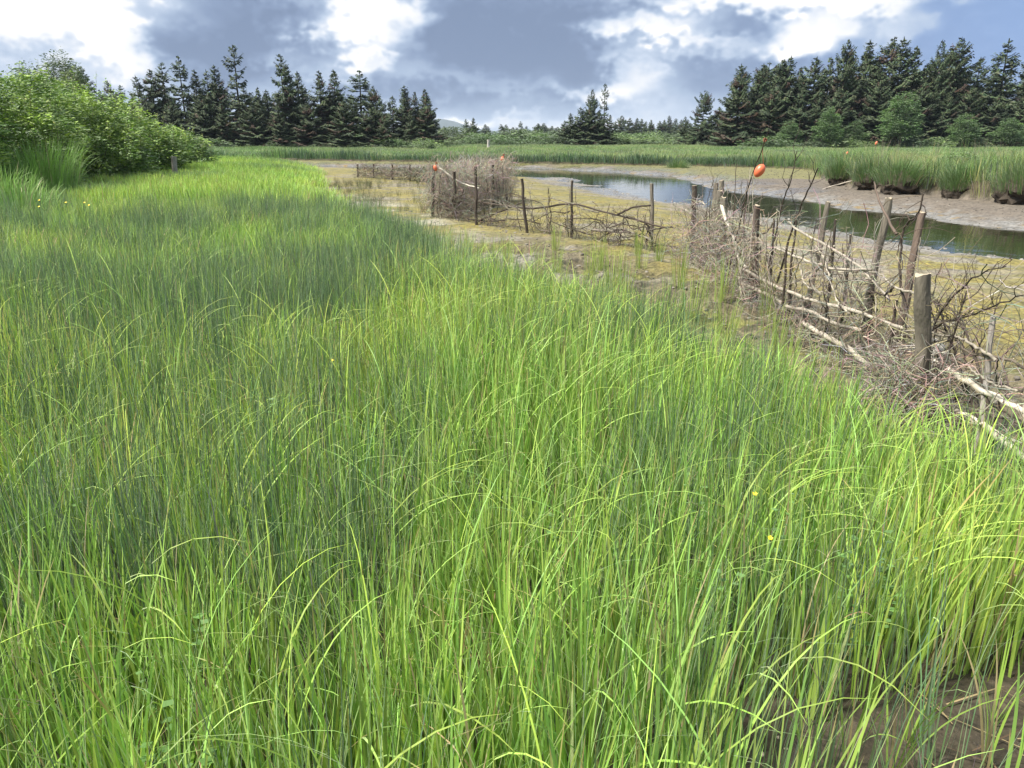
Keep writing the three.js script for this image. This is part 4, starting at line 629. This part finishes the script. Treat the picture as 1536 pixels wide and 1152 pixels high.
{ // the open stretch crossing behind the muddy strip
  const f = thing('brush_fence', 'open fence of dark posts and woven sticks crossing the mud', 'fence', 0.4, 0, -13.4);
  const P = (name, x, z, tx, ty, r0, r1, col, seed) => postMesh(name, foot(x, z), V(tx, ty, z), r0, r1, col, CUT.map((v) => v * 0.6), f, seed);
  P('post', 2.54, -10.63, 2.49, 1.0, 0.036, 0.032, DARKB.map((v) => v * 1.4), 21); P('post', 2.22, -12.06, 2.17, 0.94, 0.032, 0.028, BARK, 22); P('post', 1.0, -12.88, 1.0, 0.94, 0.025, 0.02, DARKB, 23); P('post', 0.26, -13.52, 0.17, 0.94, 0.028, 0.023, DARKB, 24); P('post', -0.69, -14.89, -0.69, 0.9, 0.03, 0.026, DARKB, 25);
  P('post', 3.0, -11.4, 2.98, 0.98, 0.04, 0.036, BARK, 26); P('post', 3.3, -12.2, 3.28, 0.98, 0.04, 0.036, BARK, 27);
  const lines = [[[-0.65, 0.05, -15.03], [-0.12, 0.34, -14.34], [0.22, 0.52, -13.89]], [[-1.16, 0.1, -15.69], [-0.65, 0.06, -15.03], [-0.1, 0.14, -14.31]], [[1.32, 0.18, -12.45], [1.58, 0.2, -12.11], [1.82, 0.22, -11.79], [2.12, 0.15, -11.41]], [[1.65, 0.47, -12.02], [1.85, 0.61, -11.75], [2.06, 0.66, -11.48]], [[-0.69, 0.41, -15.08], [0.38, 0.42, -13.68], [0.99, 0.56, -12.88], [1.46, 0.49, -12.27], [2.27, 0.36, -11.21]]];
  lines.forEach((l, k) => branch(f, l, 0.018, 0.012, k === 2 ? PALE.map((v) => v * 0.6) : DARKB, 500 + k, 8, 0.3));
  const R = rng(63), on = (t) => [mix(2.58, -1.7, t), mix(-10.8, -16.4, t)];
  for (let k = 0; k < 26; k++) { const t = R() * 0.85, t2 = t + 0.1 + 0.22 * R(), a = on(t), b = on(Math.min(1, t2)); branch(f, crook(R, V(a[0], 0.05 + 0.6 * R(), a[1]), V(b[0], 0.05 + 0.6 * R(), b[1]), 0.2, 5), 0.011, 0.005, R() < 0.7 ? DARKB : GREYS[0], 520 + k, 7, 0.3); }
  for (let k = 0; k < 44; k++) { const t = R(), a = on(t), x = a[0] + (R() - 0.5) * 0.2, z = a[1] + (R() - 0.5) * 0.2; branch(f, crook(R, V(x, gy(x, z) - 0.04, z), V(x + (R() - 0.5) * 0.25, 0.3 + 0.6 * R(), z + (R() - 0.5) * 0.2), 0.1, 4), 0.008, 0.004, GREYS[[0, 1, 3, 4][Math.floor(R() * 4)]], 560 + k, 5, 0.22, 'rod'); }
  tangle(f, 75, 620, (r) => { const a = on(r() * 0.98); return V(a[0] + (r() - 0.5) * 0.25, 0.03 + 0.6 * r() * r(), a[1] + (r() - 0.5) * 0.25); }, 0.15, 0.7, 0.002, 0.005, 0.7, [0, 1, 3, 4]);
  shade(f);
}
{ // the densely filled stretch
  const f = thing('brush_fence', 'densely packed grey brush fence standing tall behind the open stretch', 'fence', -1, 0, -18.5);
  const P = (x, z, tx, ty, seed, r = 0.035) => postMesh('post', foot(x, z), V(tx, ty, z), r, r * 0.85, DARKB, PALE, f, seed);
  P(-1.69, -16.4, -1.65, 1.05, 31); P(-1.18, -16.0, -1.19, 0.95, 32); P(-0.42, -20.13, -0.41, 1.05, 33); P(-0.14, -20.55, -0.21, 0.97, 34); P(-1.4, -17.3, -1.42, 1.0, 35); P(-1.05, -18.3, -1.06, 1.05, 36); P(-0.75, -19.3, -0.76, 1.05, 37); P(-0.8, -17.2, -0.8, 1.0, 38); P(-0.45, -18.5, -0.45, 1.0, 39);
  const on = (t, w) => [mix(-1.5, -0.25, t) + w, mix(-16.1, -20.7, t) + w * 0.3], R = rng(64);
  for (let k = 0; k < 60; k++) { const a = on(R(), (R() - 0.5) * 0.75); branch(f, crook(R, V(a[0], gy(a[0], a[1]) - 0.03, a[1]), V(a[0] + (R() - 0.5) * 0.5, 0.75 + 0.4 * R(), a[1] + (R() - 0.5) * 0.6), 0.12, 5), 0.011, 0.005, GREYS[[0, 1, 1, 2, 3][Math.floor(R() * 5)]], 620 + k, 12, 0.4); }
  branch(f, [[-1.5, 1.0, -16.2], [-1.05, 0.72, -16.05], [-0.68, 0.62, -15.9]], 0.02, 0.014, BIRCH, 690, 3, 0.3);
  tangle(f, 76, 4200, (r) => { const a = on(r(), (r() - 0.5) * 0.85); return V(a[0], 0.04 + 0.95 * Math.pow(r(), 0.8), a[1]); }, 0.25, 0.8, 0.002, 0.006, 1.6, [0, 1, 1, 2, 2]);
  shade(f);
}
{ // the far low stretch
  const f = thing('brush_fence', 'low far brush fence of piled sticks beyond the stubble mud', 'fence', -4.5, 0, -31);
  const on = (t) => [mix(-6.4, -1.4, t), mix(-32.4, -27.2, t)], R = rng(65);
  [0, 0.16, 0.34, 0.5, 0.62, 0.78, 0.94].forEach((t, k) => { const a = on(t); postMesh('post', foot(...a), V(a[0] + 0.02, 0.52 + 0.1 * R(), a[1]), 0.035, 0.03, DARKB, PALE, f, 130 + k); });
  for (let k = 0; k < 40; k++) { const t = R() * 0.9, a = on(t), b = on(t + 0.08 + 0.12 * R()); branch(f, crook(R, V(a[0], 0.05 + 0.35 * R(), a[1]), V(b[0], 0.1 + 0.4 * R(), b[1]), 0.2, 4), 0.016, 0.008, GREYS[[0, 1, 3, 4][Math.floor(R() * 4)]], 720 + k, 6, 0.4); }
  tangle(f, 77, 700, (r) => { const a = on(r()); return V(a[0] + (r() - 0.5) * 0.4, 0.02 + 0.45 * r(), a[1] + (r() - 0.5) * 0.4); }, 0.3, 1.0, 0.004, 0.009, 0.7, [0, 1, 3, 4]);
  shade(f);
}

// ---------------------------------------------------------------- single things
{ // weathered stake leaning by the birch poles
  const m = postMesh('wooden_stake', foot(2.42, -3.62), V(2.44, 0.78, -3.72), 0.019, 0.013, [0.3, 0.27, 0.24], [0.55, 0.52, 0.46], null, 81); scene.add(shade(m)); tag(m, 'leaning silvery stake with a bleached tip between the pale birch poles', 'stake');
  const l = postMesh('wooden_post', foot(-11.83, -27.4), V(-11.77, 0.95, -27.4), 0.1, 0.085, [0.26, 0.24, 0.21], [0.3, 0.28, 0.24], null, 82); scene.add(shade(l)); tag(l, 'short weathered grey post in front of the leafy shrubs', 'post');
  const w = postMesh('wooden_post', V(-2.43, -0.3, -82), V(-2.42, 1.2, -82), 0.16, 0.14, [0.5, 0.47, 0.42], [0.55, 0.5, 0.45], null, 83); scene.add(shade(w)); tag(w, 'pale whitish post standing in the far marsh before the willow shrubs', 'post');
}
const orange = new THREE.MeshPhysicalMaterial({ color: new THREE.Color().setRGB(0.68, 0.15, 0.06), roughness: 0.42, clearcoat: 0.25, clearcoatRoughness: 0.4 });
const cordMat = new THREE.MeshStandardMaterial({ color: new THREE.Color().setRGB(0.3, 0.1, 0.06), roughness: 0.9 });
function float(label, x, y, z, r, tilt, cordLen, knotR, group) {
  const t = thing('net_float', label, 'float', x, y, z, group), prof = []; for (let k = 0; k <= 16; k++) { const a = k / 16 * Math.PI; prof.push(new THREE.Vector2(Math.max(0.004, Math.sin(a) * r * (0.86 - 0.06 * Math.cos(a))), -Math.cos(a) * r * 1.25)); }
  const b = new THREE.Mesh(new THREE.LatheGeometry(prof, 20), orange); b.name = 'body'; b.rotation.z = tilt; t.add(b);
  const c = new MB(); c.tube(smooth([[Math.sin(-tilt) * r * 1.2, Math.cos(tilt) * r * 1.2, 0], [0.01, r + cordLen * 0.6, 0.004], [0.025, r + cordLen, 0]], 8), 0.003, 5, [1, 1, 1]); c.build('cord', cordMat, t);
  const k = new THREE.Mesh(new THREE.TorusKnotGeometry(knotR, knotR * 0.45, 24, 5), cordMat); k.name = 'knot'; k.position.set(0.025, r + cordLen, 0); t.add(k);
  return shade(t);
}
float('egg-shaped orange float hanging from a tall twig of the near brush fence', 2.5, 1.31, -7.9, 0.056, -0.55, 0.24, 0.012);
float('small orange float tied to the corner post of the dense brush fence', -1.6, 1.0, -16.35, 0.05, 0.3, 0.05, 0.014);
float('small orange float at the far end of the dense brush fence', -0.24, 1.06, -20.3, 0.06, 0.2, 0.05, 0.016);
for (const [x, z, top, label] of [[16.1, -35, 1.34, 'thin marker stick topped with orange in the far marsh grass'], [14.7, -34.6, 0.92, 'shorter orange marker half hidden in the far marsh grass']]) {
  const t = thing('marker_stick', label, 'marker', x, gy(x, z), z); const mb = new MB(), h = top - gy(x, z); mb.tube([V(0, -0.2, 0), V(0.02, h, 0)], 0.015, 5, [0.16, 0.12, 0.08]); mb.build('stick', twigMat, t);
  const g = new THREE.IcosahedronGeometry(0.055, 2), p = g.attributes.position; for (let i = 0; i < p.count; i++) p.setY(i, p.getY(i) * 1.35 + 0.02 * Math.sin(p.getX(i) * 40)); g.computeVertexNormals(); const c = new THREE.Mesh(g, orange); c.name = 'orange_cap'; c.position.set(0.02, h - 0.02, 0); t.add(c); shade(t);
}
function stone(name, label, cat, x, y, z, sx, sy, sz, col, seed, group) {
  const g = new THREE.IcosahedronGeometry(1, 3), p = g.attributes.position; for (let i = 0; i < p.count; i++) { const v = V(p.getX(i), p.getY(i), p.getZ(i)), n = 0.8 + 0.4 * fbm(v.x * 0.9 + seed, v.y * 0.9 + v.z * 0.8 + seed, 3); p.setXYZ(i, v.x * n * sx, v.y * n * sy, v.z * n * sz); } g.computeVertexNormals();
  const m = new THREE.Mesh(g, new THREE.MeshStandardMaterial({ color: new THREE.Color().setRGB(...col), roughness: 0.7 })); m.name = numbered(name); m.position.set(x, y, z); m.rotation.y = seed; scene.add(shade(m)); return tag(m, label, cat, group);
}
stone('pale_stone', 'pale rounded stone lying behind the thick grey post', 'stone', 2.62, 0.36, -4.55, 0.075, 0.095, 0.07, [0.6, 0.57, 0.5], 3);
[[0.70, -1.68, 0.011, 0.007], [0.77, -1.74, 0.008, 0.006], [0.775, -1.7, 0.006, 0.005], [0.71, -1.63, 0.007, 0.005]].forEach(([x, z, a, b], k) => stone('shell', 'small pale shell on the dark mud by the sedge roots', 'shell', x, gy(x, z) + b * 0.5, z, a, b * 0.7, b, [0.42, 0.36, 0.27], 5 + k, 'shells on the dark mud'));
// overhanging sods along the far bank
{
  const R = rng(99);
  [[12.05, -26.2, 0.62, 'dark slumped sod with grass just below the driftwood branch'], [12.2, -24.5, 0.8, 'large overhanging sod at the corner of the far bank'], [13.2, -22.9, 0.6, 'overhanging sod in the hollow of the far bank'], [13.8, -20.9, 0.85, 'long overhanging sod of the far bank beside the hollow'], [15.3, -19.3, 0.7, 'overhanging sod past the long one on the far bank'], [12.0, -28.6, 0.5, 'small sod at the end of the tall far bank'], [9.5, -45.0, 0.6, 'round grassy sod on the far mud edge beneath the marsh']].forEach(([x, z, r, label], k) => {
    const t = thing('sod_clump', label, 'sod', x, gy(x + 0.6, z - 0.3) - 0.3, z, 'sods along the far bank');
    const g = new THREE.IcosahedronGeometry(1, 3), p = g.attributes.position, c = []; for (let i = 0; i < p.count; i++) { const v = V(p.getX(i), p.getY(i), p.getZ(i)), n = 0.45 + 1.1 * fbm(v.x * 2.6 + k * 7, v.y * 2.6 + v.z * 2.3, 4); p.setXYZ(i, v.x * n * r * 0.72, v.y * n * r * 0.5, v.z * n * r * 0.66); const q = 0.6 + 0.8 * fbm(v.x * 5, v.y * 5 + v.z * 3, 3); c.push(0.04 * q, 0.03 * q, 0.02 * q); } g.setAttribute('color', new THREE.Float32BufferAttribute(c, 3)); g.computeVertexNormals();
    const soilM = new THREE.Mesh(g, twigMat); soilM.name = 'soil'; t.add(soilM);
    const mb = new MB(); for (let q = 0; q < 800; q++) { const a = R() * 6.283, d = Math.sqrt(R()) * r * 0.95, s = 0.7 + 0.5 * R(); mb.blade(Math.cos(a) * d, r * 0.4 * (1 - (d / r) ** 2) - 0.02, Math.sin(a) * d * 0.8, 0.35 + 0.4 * R(), 0.014, a + (R() - 0.5), 0.15 + 0.5 * R() * d / r, 0.4 + 1.3 * R() * d / r, 1.4, R() - 0.5, R() < 0.05 ? [0.4, 0.33, 0.18] : [0.13 * s, 0.23 * s, 0.06 * s], 5); } mb.build('grass', farGrassMat, t); shade(t);
  });
}
{ // driftwood on the far bank's foot
  const t = thing('driftwood_branch', 'bleached driftwood branch leaning on the foot of the far bank', 'driftwood', 11.3, -0.1, -26.9); branch(t, [[10.6, -0.2, -26.9], [11.1, 0.0, -26.8], [11.7, 0.18, -26.6], [12.2, 0.25, -26.5]], 0.03, 0.012, PALE, 940, 5, 0.4); shade(t);
}
// tall grass clumps at the shrubs' foot
{
  const clump = (seed, n, h, r, label, x, z) => { const R = rng(seed), mb = new MB(); for (let k = 0; k < n; k++) { const a = R() * 6.283, d = Math.sqrt(R()) * r, s = 0.75 + 0.5 * R(); mb.blade(Math.cos(a) * d, -0.02, Math.sin(a) * d, h * (0.55 + 0.5 * R()), 0.018 * (0.6 + 0.7 * R()), a + (R() - 0.5) * 1.2, 0.04 + 0.22 * R(), 0.2 + 1.5 * R() * R(), 1.8, (R() - 0.5) * 2, R() < 0.04 ? [0.45, 0.38, 0.22] : [0.2 * s, 0.37 * s * (0.9 + 0.2 * R()), 0.065 * s], 8); } const m = mb.build(numbered('tall_grass_clump'), grassMat); m.position.set(x, 0, z); shade(m); return tag(m, label, 'grass clump', 'tall grass clumps before the shrubs'); };
  clump(1, 700, 1.75, 0.75, 'tallest bright grass clump arching in front of the leafy shrubs', -11.3, -18.6); clump(2, 420, 1.2, 0.6, 'arching grass clump of medium height beside the tallest one', -10.4, -15.6); clump(3, 300, 1.0, 0.5, 'lower grass clump next to the yellow flowers', -9.2, -14.4);
}
// flowers and leafy herbs between the blades
{
  const stemC = [0.12, 0.24, 0.05], yellow = new THREE.MeshStandardMaterial({ color: new THREE.Color().setRGB(0.85, 0.6, 0.02), roughness: 0.5, side: THREE.DoubleSide }), herbM = leafMat(0.35, 0.1);
  const petals = (r) => { const mb = new MB(); for (let k = 0; k < 5; k++) { const a = k / 5 * 6.283; mb.leaf(0, 0, 0, Math.cos(a) * r, r * 0.35, Math.sin(a) * r, -Math.sin(a) * r * 0.5, 0, Math.cos(a) * r * 0.5, [1, 1, 1], 0.1); } return mb.geo(); };
  const pg = petals(0.009), pgBig = petals(0.018);
  [[0.81, -2.3, 0.5, 0], [0.78, -2.04, 0.48, 0], [-0.96, -3.82, 0.52, 0], [-7.21, -12.46, 0.62, 1], [-7.03, -12.68, 0.6, 1], [-7.33, -11.93, 0.6, 1], [-7.9, -12.9, 0.62, 1], [-8.4, -12.4, 0.6, 1], [-6.7, -12.2, 0.6, 1]].forEach(([x, z, h, big], k) => {
    const t = thing('yellow_flower', big ? 'yellow flower in the group growing below the tall grass clumps' : 'single small yellow flower among the near sedge blades', 'flower', x, gy(x, z), z, big ? 'yellow flowers below the grass clumps' : 'single yellow flowers in the sedge');
    const mb = new MB(); mb.tube([V(0, 0, 0), V(0.02, h * 0.6, 0.01), V(0.01, h, 0)], big ? 0.005 : 0.0018, 4, stemC); mb.build('stem', herbM, t); const f = new THREE.Mesh(big ? pgBig : pg, yellow); f.name = 'petals'; f.position.set(0.01, h, 0); f.rotation.x = 0.5; t.add(f); shade(t);
  });
  const herb = (seed) => { const R = rng(seed), mb = new MB(), g = new THREE.Group(), st = new MB(); for (let b = 0; b < 4; b++) { const a = R() * 6.283, top = V(Math.cos(a) * 0.07, 0.3 + 0.16 * R(), Math.sin(a) * 0.07); st.tube([V(0, 0, 0), V(top.x * 0.3, top.y * 0.6, top.z * 0.3), top], 0.0016, 4, stemC); for (let k = 0; k < 9; k++) { const s = 0.4 + 0.6 * k / 8, wa = R() * 6.283, l = 0.016 + 0.016 * R(), t = 0.8 + 0.4 * R(); mb.leaf(top.x * s, top.y * s, top.z * s, Math.cos(wa) * l, 0.004, Math.sin(wa) * l, -Math.sin(wa) * l * 0.42, 0, Math.cos(wa) * l * 0.42, [0.11 * t, 0.24 * t, 0.04 * t], 0.1); } } st.build('stem', herbM, g); mb.build('leaves', herbM, g).userData.kind = 'stuff'; return g; };
  const hp = [herb(1), herb(2), herb(3)], R = rng(5);
  [[-0.86, -1.6], [-0.29, -1.21], [-0.6, -1.23], [0.59, -1.93], [-0.7, -1.27], [0.64, -2.51], [1.07, -1.95], [1.25, -2.1], [0.95, -2.2], [-1.2, -3.3], [-0.2, -3.0], [-2.6, -5], [0.2, -2.2], [-1.6, -2.4]].forEach(([x, z], k) => { const s = 0.95 + 0.2 * R(); plant(hp[k % 3], 'leafy_herb', 'small round-leaved herb half hidden between the near sedge blades', 'herb', x, gy(x, z), z, s, s, R() * 6, 'leafy herbs in the sedge'); });
}
renderer.render(scene, camera);
